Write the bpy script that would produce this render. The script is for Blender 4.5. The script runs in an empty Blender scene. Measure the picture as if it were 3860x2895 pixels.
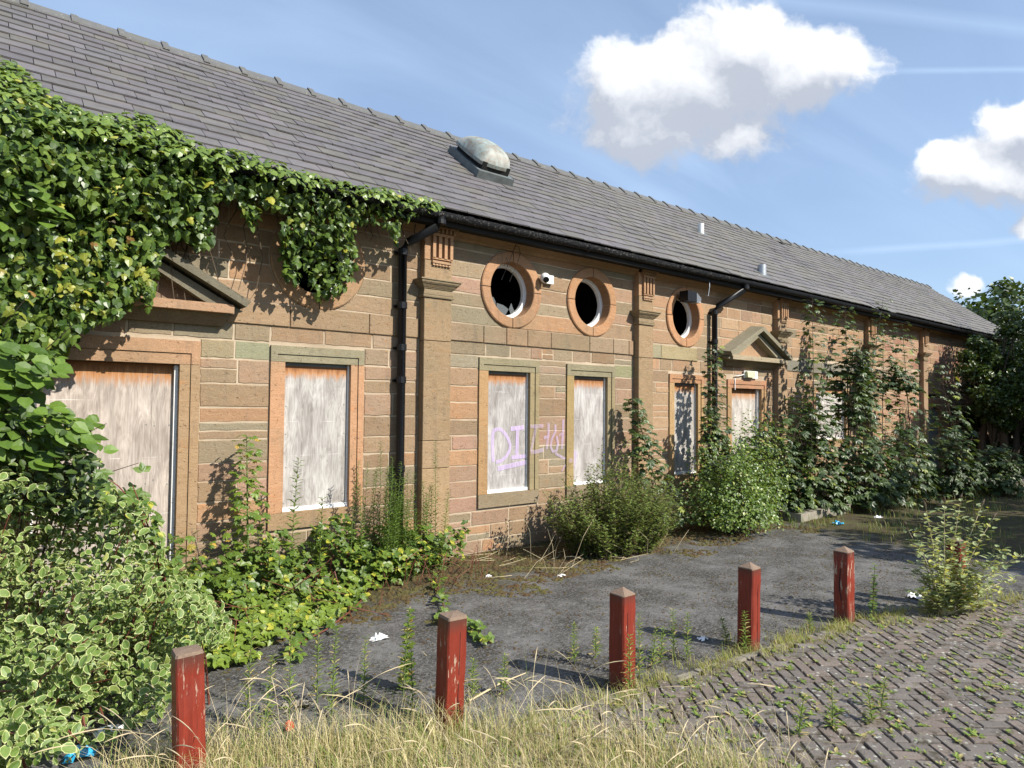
import bpy, math, random
import numpy as np
from mathutils import Vector
rng = np.random.default_rng(7)
random.seed(7)
D2R = math.radians
S = bpy.context.scene
COL = S.collection

# ------------------------------------------------------------------ camera
FPX, VX, CX, CY, CD, CH, HP, ROLL = 2480., 5010., 1930., 1447.5, 6.0, 1.65, 80., .009
AL = math.atan((VX-CX)/FPX); PT = math.atan(HP/FPX)
Fv = np.array([math.cos(AL)*math.cos(PT), math.sin(AL)*math.cos(PT), math.sin(PT)])
R0 = np.array([math.sin(AL), -math.cos(AL), 0.]); U0 = np.cross(R0, Fv)
Rv = R0*math.cos(ROLL)+U0*math.sin(ROLL); Uv = np.cross(Rv, Fv)
Rv = R0*math.cos(ROLL)-U0*math.sin(ROLL)*-1; Uv = np.cross(Rv, Fv)
CP = np.array([0., -CD, CH])
cam = bpy.data.cameras.new('camera'); camo = bpy.data.objects.new('camera', cam); COL.objects.link(camo)
from mathutils import Matrix
M = Matrix(((Rv[0], Uv[0], -Fv[0], CP[0]), (Rv[1], Uv[1], -Fv[1], CP[1]), (Rv[2], Uv[2], -Fv[2], CP[2]), (0, 0, 0, 1)))
camo.matrix_world = M
cam.sensor_width = 36.; cam.lens = 36.*FPX/3860.; cam.clip_end = 2000.; cam.clip_start = .05
S.camera = camo
S.render.resolution_x = 1024; S.render.resolution_y = 768

def ray(x, y): return Fv+Rv*((x-CX)/FPX)-Uv*((y-CY)/FPX)
def W(x, y, Y=0.):            # point of the vertical plane Y that the measured photo pixel looks at
    r = ray(x, y); return CP+r*((Y+CD)/r[1])
def G(x, y, Z=0.):            # the same for a level plane
    r = ray(x, y); return CP+r*((Z-CH)/r[2])
def DZ(x, y, z): return CP+ray(x, y)*z
def PX(P):
    v = np.asarray(P)-CP; z = v@Fv
    return CX+FPX*(v@Rv)/z, CY-FPX*(v@Uv)/z

# ------------------------------------------------------------------ light
SUN = np.array([.40, -1., .84]); SUN /= np.linalg.norm(SUN)
SKY_STRENGTH = .076; SUN_STRENGTH = 5.
sl = bpy.data.lights.new('sun', 'SUN'); sl.energy = SUN_STRENGTH; sl.angle = D2R(.5); sl.color = (1., .94, .84)
so = bpy.data.objects.new('sun', sl); COL.objects.link(so)
so.rotation_euler = Vector(SUN).to_track_quat('Z', 'Y').to_euler(); so.location = (0, -20, 20)
vs = S.view_settings
S.display_settings.display_device = 'sRGB'
vs.view_transform = 'Standard'; vs.look = 'None'; vs.exposure = .70; vs.gamma = 1.; vs.use_curve_mapping = False

class NT:
    def __init__(s, tree): s.t = tree; s.n = tree.nodes; s.l = tree.links
    def node(s, ty, **kw):
        n = s.n.new(ty)
        for k, v in kw.items(): setattr(n, k, v)
        return n
    def set(s, sock, v):
        if isinstance(v, bpy.types.NodeSocket): s.l.new(v, sock)
        else:
            if isinstance(v, (tuple, list)) and len(v) == 3 and sock.type == 'RGBA': v = tuple(v)+(1.,)
            sock.default_value = v
    def m(s, op, a, b=None, c=None, clamp=False):
        n = s.node('ShaderNodeMath', operation=op, use_clamp=clamp); s.set(n.inputs[0], a)
        if b is not None: s.set(n.inputs[1], b)
        if c is not None: s.set(n.inputs[2], c)
        return n.outputs[0]
    def v(s, op, a, b=None):
        n = s.node('ShaderNodeVectorMath', operation=op); s.set(n.inputs[0], a)
        if b is not None: s.set(n.inputs[1], b)
        return n.outputs['Value'] if op in ('DOT_PRODUCT', 'LENGTH') else n.outputs[0]
    def mix(s, f, a, b, mode='MIX'):
        n = s.node('ShaderNodeMix', data_type='RGBA', blend_type=mode); s.set(n.inputs[0], f); s.set(n.inputs[6], a); s.set(n.inputs[7], b)
        return n.outputs[2]
    def noise(s, vec, scale, detail=4., rough=.55, dist=0., col=False):
        n = s.node('ShaderNodeTexNoise'); s.set(n.inputs['Vector'], vec); n.inputs['Scale'].default_value = scale
        n.inputs['Detail'].default_value = detail; n.inputs['Roughness'].default_value = rough; n.inputs['Distortion'].default_value = dist
        return n.outputs[1 if col else 0]
    def ramp(s, f, stops, interp='LINEAR'):
        n = s.node('ShaderNodeValToRGB'); n.color_ramp.interpolation = interp; e = n.color_ramp.elements
        while len(e) < len(stops): e.new(.5)
        for i, (p, c) in enumerate(stops):
            e[i].position = p; e[i].color = (c, c, c, 1) if isinstance(c, (int, float)) else tuple(c)+(1,)
        s.set(n.inputs[0], f); return n.outputs[0]
    def rng(s, f, a, b, c=0., d=1.):
        n = s.node('ShaderNodeMapRange'); s.set(n.inputs[0], f)
        for i, x in enumerate((a, b, c, d)): s.set(n.inputs[i+1], x)
        return n.outputs[0]
    def scale(s, vec, sc, off=(0, 0, 0)):
        n = s.node('ShaderNodeMapping'); s.set(n.inputs[0], vec); n.inputs['Scale'].default_value = sc; n.inputs['Location'].default_value = off
        return n.outputs[0]

wd = bpy.data.worlds.new('World'); S.world = wd; wd.use_nodes = True
w = NT(wd.node_tree); w.n.clear()
sky = w.node('ShaderNodeTexSky', sky_type='NISHITA'); sky.sun_disc = False
sky.sun_elevation = math.asin(SUN[2]); sky.sun_rotation = math.atan2(SUN[0], SUN[1])
sky.air_density = 1.1; sky.dust_density = .55; sky.ozone_density = 2.2
dirn = w.node('ShaderNodeTexCoord').outputs['Generated']
def dirvec(x, y): r = ray(x, y); return tuple(r/np.linalg.norm(r))
# gnomonic sky coordinates around a fixed compass direction (metres of sky per unit distance)
Fh = np.array([math.cos(AL), math.sin(AL), 0.]); Rh = np.array([math.sin(AL), -math.cos(AL), 0.])
df = w.m('MAXIMUM', w.v('DOT_PRODUCT', dirn, tuple(Fh)), .05)
uu = w.m('DIVIDE', w.v('DOT_PRODUCT', dirn, tuple(Rh)), df)
vv = w.m('DIVIDE', w.v('DOT_PRODUCT', dirn, (0., 0., 1.)), df)
front = w.rng(w.v('DOT_PRODUCT', dirn, tuple(Fh)), .1, .25)
def uv_of(x, y):
    r = ray(x, y); f = r@Fh; return (r@Rh)/f, r[2]/f
def cumulus(du, dv):
    cv = w.node('ShaderNodeCombineXYZ'); w.set(cv.inputs[0], w.m('ADD', uu, du)); w.set(cv.inputs[1], w.m('ADD', vv, dv))
    p = cv.outputs[0]
    wob = w.node('ShaderNodeVectorMath', operation='SCALE'); w.set(wob.inputs[0], w.v('SUBTRACT', w.noise(p, 7., 4., .6, col=True), (.5, .5, .5))); wob.inputs['Scale'].default_value = .11
    q = w.v('ADD', p, wob.outputs[0])
    acc = None
    for (x, y, rx, ry, k) in CLOUDS:
        u, v_ = uv_of(x, y)
        d = w.v('SUBTRACT', q, (u, v_, 0.)); d = w.v('DIVIDE', d, (rx/FPX, ry/FPX, 1.))
        sx = w.node('ShaderNodeSeparateXYZ'); w.set(sx.inputs[0], d)
        l = w.m('SQRT', w.m('ADD', w.m('POWER', w.m('ABSOLUTE', sx.outputs[0]), 2.), w.m('POWER', w.m('ABSOLUTE', sx.outputs[1]), 2.)))
        b = w.m('MULTIPLY', w.m('SUBTRACT', 1., l), k)
        acc = b if acc is None else w.m('SMOOTH_MAX', acc, b, .5)
    n = w.m('ADD', w.m('MULTIPLY', w.noise(q, 8., 10., .62), .75), w.m('MULTIPLY', w.noise(q, 30., 6., .6), .25))
    return w.m('ADD', acc, w.m('MULTIPLY', w.m('SUBTRACT', n, .5), 1.5))
CLOUDS = [(2790, 140, 230, 210, 1.15), (2600, 300, 470, 240, 1.15), (2350, 300, 220, 170, 1.), (3080, 250, 290, 190, 1.05), (2500, 440, 470, 190, .9),
          (2760, 520, 170, 130, .8), (3700, 640, 330, 130, 1.), (3560, 590, 130, 90, 1.), (3830, 470, 210, 110, 1.), (3620, 1070, 90, 60, .8), (4150, 560, 330, 260, 1.),
          (3960, 830, 160, 80, 1.), (900, -900, 420, 230, 1.), (5400, 300, 500, 200, 1.), (-1700, 200, 500, 220, 1.)]
c0 = cumulus(0, 0); c1 = cumulus(.014, .055)
dens = w.node('ShaderNodeMapRange', interpolation_type='SMOOTHSTEP'); w.set(dens.inputs[0], c0); dens.inputs[1].default_value = .02; dens.inputs[2].default_value = .40; dens = dens.outputs[0]
lit = w.rng(w.m('SUBTRACT', c0, c1), -.22, .50)
thick = w.rng(c0, .25, 1.05)
ccol = w.mix(lit, (4.5, 4.9, 5.7), (9.4, 9.5, 9.7))
ccol = w.mix(w.m('MULTIPLY', thick, .25), ccol, (5.6, 5.9, 6.5))
# thin cirrus: horizontal streaks all round the sky
sz = w.node('ShaderNodeSeparateXYZ'); w.set(sz.inputs[0], dirn)
up = w.m('MAXIMUM', sz.outputs[2], .04)
pl = w.node('ShaderNodeCombineXYZ'); w.set(pl.inputs[0], w.m('DIVIDE', sz.outputs[0], w.m('ADD', up, .15))); w.set(pl.inputs[1], w.m('DIVIDE', sz.outputs[1], w.m('ADD', up, .15)))
rot = w.node('ShaderNodeMapping'); w.set(rot.inputs[0], pl.outputs[0]); rot.inputs['Rotation'].default_value = (0, 0, D2R(28)); rot.inputs['Scale'].default_value = (.5, 2.2, 1)
ci = w.noise(rot.outputs[0], 1.3, 6., .52, .8)
ci2 = w.noise(pl.outputs[0], .7, 3., .5)
cir = w.m('MULTIPLY', w.rng(ci, .36, .80), w.rng(ci2, .35, .62), clamp=True)
def trail(x0, y0, x1, y1, wd_, amp):
    a = np.array(uv_of(x0, y0)); b = np.array(uv_of(x1, y1)); d = b-a; L = np.linalg.norm(d); d /= L; nrm = np.array([-d[1], d[0]])
    s_ = w.m('ADD', w.m('MULTIPLY', w.m('SUBTRACT', uu, float(a[0])), float(d[0])), w.m('MULTIPLY', w.m('SUBTRACT', vv, float(a[1])), float(d[1])))
    t_ = w.m('ADD', w.m('MULTIPLY', w.m('SUBTRACT', uu, float(a[0])), float(nrm[0])), w.m('MULTIPLY', w.m('SUBTRACT', vv, float(a[1])), float(nrm[1])))
    t_ = w.m('ADD', t_, w.m('MULTIPLY', w.m('SUBTRACT', ci, .5), .012))
    g = w.m('SUBTRACT', 1., w.m('DIVIDE', w.m('ABSOLUTE', t_), wd_), clamp=True)
    e = w.m('MULTIPLY', w.rng(s_, 0., .12), w.rng(s_, 2.2, 2.6, 1., 0.))
    return w.m('MULTIPLY', w.m('MULTIPLY', g, e), amp)
tr = w.m('ADD', w.m('ADD', trail(3020, 960, 3860, 905, .008, .24), trail(3200, 270, 3860, 262, .007, .22)), trail(2600, -40, 3860, 110, .020, .16))
veil = w.m('MINIMUM', w.m('ADD', w.m('ADD', .30, w.m('MULTIPLY', cir, .42)), w.m('MULTIPLY', tr, front)), .75)
skc = w.mix(veil, w.mix(1., sky.outputs[0], (1.10, 1.16, 1.28), 'MULTIPLY'), (5.6, 7.3, 9.8))
skc = w.mix(w.m('MULTIPLY', w.m('MULTIPLY', dens, front), .96), skc, ccol)
bg = w.node('ShaderNodeBackground'); w.set(bg.inputs[0], skc); bg.inputs[1].default_value = SKY_STRENGTH
wo = w.node('ShaderNodeOutputWorld'); w.l.new(bg.outputs[0], wo.inputs[0])

# ------------------------------------------------------------------ materials
def mat(name):
    m = bpy.data.materials.new(name); m.use_nodes = True; t = NT(m.node_tree); t.n.clear()
    out = t.node('ShaderNodeOutputMaterial'); p = t.node('ShaderNodeBsdfPrincipled'); t.l.new(p.outputs[0], out.inputs[0])
    t.out = out; t.p = p; t.co = t.node('ShaderNodeTexCoord').outputs['Object']; m_ = m
    return m_, t
def geo(t): return t.node('ShaderNodeNewGeometry').outputs['Position']
def att(t, n='col'):
    a = t.node('ShaderNodeAttribute', attribute_name=n); return a
def bump(t, h, dist=.01, st=.6):
    b = t.node('ShaderNodeBump'); b.inputs['Distance'].default_value = dist; b.inputs['Strength'].default_value = st
    t.set(b.inputs['Height'], h); t.l.new(b.outputs[0], t.p.inputs['Normal'])
def simple(name, c, rough=.6, metal=0., vary=.15, sc=20.):
    m, t = mat(name); n = t.noise(geo(t), sc, 5.)
    t.set(t.p.inputs['Base Color'], t.mix(n, tuple(x*(1-vary*1.5) for x in c), tuple(min(1, x*(1+vary)) for x in c)))
    t.p.inputs['Roughness'].default_value = rough; t.p.inputs['Metallic'].default_value = metal
    bump(t, n, .003, .4); return m

def mk_stone(name, use_attr=True, base=(.36, .24, .14), mortar=False):
    m, t = mat(name); g = geo(t)
    a = att(t).outputs[0] if use_attr else None
    b = a if use_attr else t.mix(t.noise(g, 2.3, 3.), tuple(x*.85 for x in base), tuple(x*1.12 for x in base))
    # bedding: tilted sinuous layers inside the stone
    beds = t.noise(t.scale(g, (2.6, 2.6, 9.)), 1.6, 5., .6, 2.2)
    big = t.noise(g, 1.35, 4., .6); fine = t.noise(g, 85., 4., .7); med = t.noise(g, 9., 5., .65)
    c = t.mix(t.rng(beds, .3, .7), b, t.mix(1., b, (.86, .84, .81), 'MULTIPLY'))
    c = t.mix(t.m('MULTIPLY', t.rng(beds, .60, .72), .55), c, t.mix(1., b, (1.25, .92, .62), 'MULTIPLY'))
    c = t.mix(t.m('MULTIPLY', t.rng(big, .5, .72), .45), c, (.21, .19, .125))       # greenish-grey weathering
    c = t.mix(t.m('MULTIPLY', t.rng(med, .56, .74), .4), c, t.mix(1., c, (.62, .6, .58), 'MULTIPLY'))
    c = t.mix(t.rng(fine, .25, .8), t.mix(1., c, (.78, .77, .76), 'MULTIPLY'), t.mix(1., c, (1.18, 1.17, 1.15), 'MULTIPLY'))
    pit = t.noise(g, 34., 3., .6); c = t.mix(t.m('MULTIPLY', t.rng(pit, .66, .72), .6), c, t.mix(1., c, (.45, .42, .4), 'MULTIPLY'))
    soot = t.m('MULTIPLY', t.rng(t.noise(t.scale(g, (6., 6., 1.2)), 2., 5., .6), .56, .75), .35)
    c = t.mix(soot, c, (.10, .09, .075))
    stain = t.m('MULTIPLY', t.rng(t.noise(g, .7, 6., .65), .48, .66), .35); c = t.mix(stain, c, t.mix(1., c, (.70, .66, .60), 'MULTIPLY'))
    if name != 'sandstone': c = t.mix(1., c, (.88, .88, .88), 'MULTIPLY')
    t.set(t.p.inputs['Base Color'], c); t.p.inputs['Roughness'].default_value = .92; t.p.inputs['Specular IOR Level'].default_value = .15
    h = t.m('ADD', t.m('MULTIPLY', fine, .4), t.m('ADD', t.m('MULTIPLY', beds, .6), t.m('SUBTRACT', t.m('MULTIPLY', med, .8), t.m('MULTIPLY', t.rng(pit, .62, .72), .5))))
    bump(t, h, .012, .75); return m
M_STONE = mk_stone('sandstone')
M_RING = mk_stone('dressed_sandstone')
m, t = mat('lime_mortar'); g = geo(t); n = t.noise(g, 30., 5., .7)
t.set(t.p.inputs['Base Color'], t.mix(t.rng(t.noise(g, 2.2, 4.), .35, .7), t.mix(n, (.33, .26, .18), (.50, .41, .30)), (.29, .225, .155))); t.p.inputs['Roughness'].default_value = .95
bump(t, n, .006, .7); M_MORTAR = m
m, t = mat('roof_slate'); g = geo(t); a = att(t).outputs[0]
n = t.noise(g, 14., 6., .65); nb = t.noise(g, 1.1, 5., .6); f = t.noise(g, 120., 3., .6)
c = t.mix(t.rng(n, .3, .7), a, t.mix(1., a, (.72, .72, .74), 'MULTIPLY'))
sx = t.node('ShaderNodeSeparateXYZ'); t.set(sx.inputs[0], g)
age = t.m('MULTIPLY', t.rng(sx.outputs[0], 5.0, 8.5), t.rng(nb, .36, .66))
c = t.mix(t.m('MULTIPLY', t.rng(t.noise(t.scale(g, (1.5, 6., 6.)), 1.2, 5., .6), .5, .72), .4), c, (.17, .155, .13))
c = t.mix(t.m('MULTIPLY', age, .65), c, (.145, .135, .105))
lich = t.m('MULTIPLY', t.rng(t.noise(g, 38., 4., .6), .66, .72), t.m('ADD', .12, t.m('MULTIPLY', age, .8)))
c = t.mix(lich, c, (.30, .30, .24))
t.set(t.p.inputs['Base Color'], c); t.set(t.p.inputs['Roughness'], t.rng(n, .2, .8, .48, .72)); t.p.inputs['Specular IOR Level'].default_value = .45
bump(t, t.m('ADD', n, t.m('MULTIPLY', f, .3)), .004, .6); M_SLATE = m
m, t = mat('ridge_clay'); g = geo(t); n = t.noise(g, 11., 6., .65); l = t.noise(g, 40., 4., .6)
c = t.mix(n, (.065, .066, .068), (.135, .135, .13)); c = t.mix(t.rng(l, .62, .70), c, (.28, .27, .22)); c = t.mix(t.rng(t.noise(g, 22., 3.), .62, .72), c, (.10, .115, .05))
t.set(t.p.inputs['Base Color'], c); t.p.inputs['Roughness'].default_value = .75; bump(t, n, .006, .6); M_RIDGE = m
m, t = mat('ridge_mortar'); g = geo(t); n = t.noise(g, 25., 5., .7)
t.set(t.p.inputs['Base Color'], t.mix(t.rng(n, .35, .65), (.05, .055, .025), (.34, .30, .22))); t.p.inputs['Roughness'].default_value = .95; bump(t, n, .02, 1.); M_BED = m
m, t = mat('black_iron_paint'); g = geo(t); n = t.noise(g, 60., 5., .7)
t.set(t.p.inputs['Base Color'], t.mix(t.rng(n, .62, .74), (.006, .0065, .008), (.08, .08, .07))); t.p.inputs['Roughness'].default_value = .42; t.p.inputs['Specular IOR Level'].default_value = .3
bump(t, n, .003, .4); M_BLACK = m
m, t = mat('flaking_gutter_paint'); g = geo(t); n = t.noise(g, 42., 6., .75, .6)
sx = t.node('ShaderNodeSeparateXYZ'); t.set(sx.inputs[0], g)
fl = t.m('MULTIPLY', t.rng(n, .55, .63), t.rng(sx.outputs[0], 9.1, 8.6))
t.set(t.p.inputs['Base Color'], t.mix(fl, (.008, .009, .011), (.15, .14, .13))); t.p.inputs['Roughness'].default_value = .6; t.p.inputs['Specular IOR Level'].default_value = .2
bump(t, n, .012, .9); M_GUTTER = m
M_SOFFIT = simple('dark_stained_timber', (.008, .0075, .007), .9)
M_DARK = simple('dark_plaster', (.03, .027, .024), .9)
m, t = mat('weathered_plywood'); g = geo(t); gen = t.node('ShaderNodeTexCoord').outputs['Generated']
wv = t.noise(t.scale(g, (6.5, 6.5, .9)), 1.7, 3., .5, .3)
gr = t.node('ShaderNodeMath', operation='SINE'); t.set(gr.inputs[0], t.m('MULTIPLY', wv, 85.))
fib = t.noise(t.scale(g, (34., 34., 2.0)), 1.6, 6., .55, .5)
pat = t.noise(t.scale(g, (6., 6., 1.8)), 1.5, 6., .62, .8)
val = t.m('ADD', t.m('MULTIPLY', fib, .34), t.m('ADD', t.m('MULTIPLY', gr.outputs[0], .045), t.m('MULTIPLY', pat, .78)))
c = t.ramp(val, [(.34, (.22, .205, .19)), (.52, (.36, .345, .33)), (.66, (.50, .49, .475)), (.82, (.66, .65, .64))])
warm = att(t).outputs[0]
c = t.mix(1., c, warm, 'MULTIPLY'); c = t.mix(1., c, (.80, .775, .75), 'MULTIPLY')
c = t.mix(t.m('MULTIPLY', t.rng(t.noise(t.scale(g, (3., 3., .8)), 1.4, 5., .6), .5, .7), .4), c, (.16, .14, .12))
sg = t.node('ShaderNodeSeparateXYZ'); t.set(sg.inputs[0], gen)
edge = t.m('ADD', sg.outputs[2], t.m('MULTIPLY', t.m('SUBTRACT', t.noise(t.scale(g, (22., 22., 3.)), 1.5, 4., .7), .5), .12))
c = t.mix(t.m('MULTIPLY', t.rng(edge, .90, .955), .9), c, (.36, .155, .045)); c = t.mix(t.m('MULTIPLY', t.rng(edge, .955, .985), .75), c, (.15, .055, .016))
lay = t.rng(t.m('ABSOLUTE', t.m('SUBTRACT', t.m('FRACT', t.m('MULTIPLY', sg.outputs[2], 4.15)), .5)), 0., .005, 1., 0.)
c = t.mix(t.m('MULTIPLY', lay, t.rng(t.noise(g, 5.), .5, .62)), c, (.75, .74, .7))
t.set(t.p.inputs['Base Color'], c); t.p.inputs['Roughness'].default_value = .85; bump(t, val, .006, .6); M_PLY = m
m, t = mat('flaking_white_paint'); g = geo(t); n = t.noise(g, 45., 6., .7)
t.set(t.p.inputs['Base Color'], t.mix(t.rng(n, .58, .66), (.80, .80, .79), (.30, .27, .24))); t.p.inputs['Roughness'].default_value = .55; bump(t, n, .004, .6); M_WHITE = m
M_WHITE2 = simple('white_plastic', (.72, .73, .72), .35, vary=.05)
M_CREAM = simple('yellowed_diffuser', (.55, .56, .33), .4, vary=.08)
M_PIPEM = simple('galvanised_flue', (.42, .44, .46), .45, .6)
m, t = mat('red_bollard_paint'); g = geo(t)
st = t.noise(t.scale(g, (26., 26., 1.5)), 2., 6., .7, .3); n = t.noise(g, 35., 5.)
pk = t.noise(t.scale(g, (16., 16., 2.6)), 2.4, 6., .75)
c = t.mix(t.rng(st, .3, .7), (.13, .014, .007), (.22, .027, .012))
wear = att(t).outputs['Fac']
c = t.mix(t.rng(pk, t.m('SUBTRACT', .68, t.m('MULTIPLY', wear, .12)), t.m('SUBTRACT', .72, t.m('MULTIPLY', wear, .12))), c, (.36, .26, .19))
sx = t.node('ShaderNodeSeparateXYZ'); t.set(sx.inputs[0], g)
c = t.mix(t.m('MULTIPLY', t.rng(t.m('ADD', sx.outputs[2], t.m('MULTIPLY', n, .16)), .20, .06), .8), c, (.075, .05, .035))
c = t.mix(t.m('MULTIPLY', t.rng(t.m('ADD', sx.outputs[2], t.m('MULTIPLY', st, .12)), .55, .62), .7), c, (.05, .03, .02))
c = t.mix(t.rng(t.noise(t.scale(g, (9., 9., .8)), 3., 4.), .66, .75), c, (.04, .014, .01))
t.set(t.p.inputs['Base Color'], c); t.p.inputs['Roughness'].default_value = .48; bump(t, st, .006, .7); M_RED = m
m, t = mat('weathered_end_grain'); g = geo(t); n = t.noise(t.scale(g, (30., 60., 20.)), 2., 5., .7)
t.set(t.p.inputs['Base Color'], t.mix(n, (.08, .05, .032), (.30, .215, .155))); t.p.inputs['Roughness'].default_value = .9; bump(t, n, .006, .9); M_ENDG = m

m, t = mat('old_asphalt'); g = geo(t)
f1 = t.noise(g, 130., 3., .7); f2 = t.noise(g, 45., 5., .7); bg_ = t.noise(g, 1.1, 5., .6); md = t.noise(g, 2.1, 8., .78)
c = t.mix(t.rng(f1, .3, .7), (.080, .079, .077), (.27, .262, .25))
c = t.mix(t.m('MULTIPLY', t.rng(t.noise(g, 26., 4., .75), .36, .64, 1., 0.), .55), c, (.035, .034, .033))
c = t.mix(t.m('MULTIPLY', t.rng(bg_, .45, .7), .5), c, (.135, .13, .125))
spk = t.node('ShaderNodeTexVoronoi'); spk.inputs['Scale'].default_value = 55.; t.set(spk.inputs['Vector'], g)
c = t.mix(t.m('MULTIPLY', t.rng(spk.outputs['Distance'], .16, .08), .55), c, (.32, .32, .31))
moss = t.m('MULTIPLY', t.rng(f2, .43, .55), t.rng(md, .40, .58))
c = t.mix(t.m('MULTIPLY', moss, .85), c, (.022, .018, .010))
sx = t.node('ShaderNodeSeparateXYZ'); t.set(sx.inputs[0], g)
wallside = t.m('MAXIMUM', t.rng(t.m('ADD', sx.outputs[1], t.m('MULTIPLY', t.m('SUBTRACT', md, .5), 1.6)), -1.35, -.75), t.rng(t.m('ADD', sx.outputs[0], t.m('MULTIPLY', md, 3.)), 9.6, 10.8))
mc = t.mix(t.rng(f2, .3, .7), (.030, .021, .009), (.085, .062, .020)); mc = t.mix(t.rng(t.noise(g, 3.), .45, .7), mc, (.075, .078, .018))
c = t.mix(t.m('MULTIPLY', wallside, t.rng(f2, .36, .5, .55, .97)), c, mc)
t.set(t.p.inputs['Base Color'], c); t.p.inputs['Roughness'].default_value = .9; t.p.inputs['Specular IOR Level'].default_value = .3
bump(t, t.m('ADD', t.m('MULTIPLY', f1, .6), t.m('ADD', t.m('MULTIPLY', f2, .5), t.m('MULTIPLY', moss, .6))), .009, .8); M_ASPH = m
m, t = mat('paver_concrete'); g = geo(t); n = t.noise(g, 22., 5., .7); a = att(t).outputs[0]; f = t.noise(g, 110., 3.)
c = t.mix(n, t.mix(1., a, (.7, .7, .7), 'MULTIPLY'), t.mix(1., a, (1.2, 1.18, 1.15), 'MULTIPLY'))
vo = t.node('ShaderNodeTexVoronoi'); vo.inputs['Scale'].default_value = 26.; t.set(vo.inputs['Vector'], t.v('ADD', g, t.v('MULTIPLY', t.noise(g, 30., 3., col=True), (.03, .03, .03))))
dia = t.noise(g, 9., 3.)
c = t.mix(t.m('MULTIPLY', t.rng(vo.outputs['Distance'], .26, .21), t.rng(dia, .44, .56)), c, (.38, .38, .33))
c = t.mix(t.m('MULTIPLY', t.rng(t.noise(g, 13., 5., .7), .53, .63), .8), c, (.045, .034, .016))
t.set(t.p.inputs['Base Color'], c); t.p.inputs['Roughness'].default_value = .9; bump(t, t.m('ADD', n, f), .006, .8); M_PAVER = m
m, t = mat('joint_moss'); g = geo(t); n = t.noise(g, 60., 5., .7)
t.set(t.p.inputs['Base Color'], t.mix(t.rng(t.noise(g, 5.), .4, .65), t.mix(n, (.035, .020, .008), (.13, .075, .026)), t.mix(n, (.045, .042, .012), (.14, .13, .03)))); t.p.inputs['Roughness'].default_value = 1.; bump(t, n, .02, 1.); M_MOSS = m
m, t = mat('old_concrete'); g = geo(t); n = t.noise(g, 7., 6., .7)
t.set(t.p.inputs['Base Color'], t.mix(t.rng(n, .3, .7), (.13, .115, .09), (.31, .28, .225))); t.p.inputs['Roughness'].default_value = .95; bump(t, n, .015, .8); M_CONC = m
m, t = mat('dirt_and_thatch'); g = geo(t); n = t.noise(g, 40., 6., .75)
t.set(t.p.inputs['Base Color'], t.mix(n, (.035, .027, .014), (.16, .125, .06))); t.p.inputs['Roughness'].default_value = 1.; bump(t, n, .03, 1.); M_DIRT = m
m, t = mat('lead_cowl'); g = geo(t); n = t.noise(g, 6., 6., .7, .4); n2 = t.noise(g, 19., 5., .7)
c = t.mix(t.rng(n, .35, .6), (.20, .17, .135), (.25, .32, .31)); c = t.mix(t.rng(n2, .5, .68), c, (.17, .13, .095)); c = t.mix(t.rng(t.noise(g, 3.), .5, .66), c, (.37, .34, .29))
t.set(t.p.inputs['Base Color'], c); t.p.inputs['Roughness'].default_value = .6; bump(t, n2, .004, .5); M_COWL = m
M_COWLB = simple('grey_green_metal', (.12, .14, .14), .6, .1, .4, 9.)
m, t = mat('lilac_spray_paint'); g = geo(t); n = t.noise(t.scale(g, (20, 20, 3)), 2., 5., .7)
t.set(t.p.inputs['Base Color'], (.56, .44, .68)); t.p.inputs['Roughness'].default_value = .7
t.set(t.p.inputs['Alpha'], t.m('MULTIPLY', att(t).outputs['Fac'], t.rng(n, .25, .7, 1., .45))); M_SPRAY = m
m, t = mat('old_glass'); t.p.inputs['Base Color'].default_value = (.10, .11, .11, 1); t.p.inputs['Roughness'].default_value = .25; t.p.inputs['Alpha'].default_value = .85; M_GLASS = m
M_PAPER = simple('white_litter', (.78, .78, .78), .6, vary=.04)
M_BLUE = simple('blue_plastic', (.03, .36, .62), .35, vary=.15)
M_REDL = simple('red_plastic', (.60, .07, .05), .4)
M_BARK = simple('brown_bark', (.09, .065, .04), .9, vary=.4)
M_GSTEM = simple('green_stem', (.10, .15, .035), .7)
M_RSTEM = simple('reddish_cane', (.16, .05, .03), .6)
M_STRAW = simple('dead_stalk', (.50, .41, .25), .8)

def leafmat(name, A, B, C=None, cf=.12, edge=None, rough=.42, tr=.28, spec=.5, rnd_gloss=0.):
    m = bpy.data.materials.new(name); m.use_nodes = True; t = NT(m.node_tree); t.n.clear()
    out = t.node('ShaderNodeOutputMaterial'); p = t.node('ShaderNodeBsdfPrincipled')
    a = att(t, 'lc'); s = t.node('ShaderNodeSeparateColor'); t.set(s.inputs[0], a.outputs[0])
    c = t.mix(s.outputs[0], A, B)
    if C: c = t.mix(t.rng(s.outputs[2], 1.-cf, 1.-cf+.03), c, C)
    if edge: c = t.mix(t.m('MULTIPLY', t.rng(s.outputs[1], .40, .62), t.rng(s.outputs[2], .02, .22)), c, edge)
    g = geo(t); c = t.mix(t.rng(t.noise(g, 70., 3.), .3, .75), t.mix(1., c, (.82, .82, .8), 'MULTIPLY'), t.mix(1., c, (1.12, 1.1, 1.05), 'MULTIPLY'))
    t.set(p.inputs['Base Color'], c); p.inputs['Roughness'].default_value = rough; p.inputs['Specular IOR Level'].default_value = spec
    trn = t.node('ShaderNodeBsdfTranslucent'); t.set(trn.inputs[0], t.mix(1., c, (1.5, 1.35, .7), 'MULTIPLY'))
    mx = t.node('ShaderNodeMixShader'); mx.inputs[0].default_value = tr; t.l.new(p.outputs[0], mx.inputs[1]); t.l.new(trn.outputs[0], mx.inputs[2])
    t.l.new(mx.outputs[0], out.inputs[0]); return m
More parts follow.
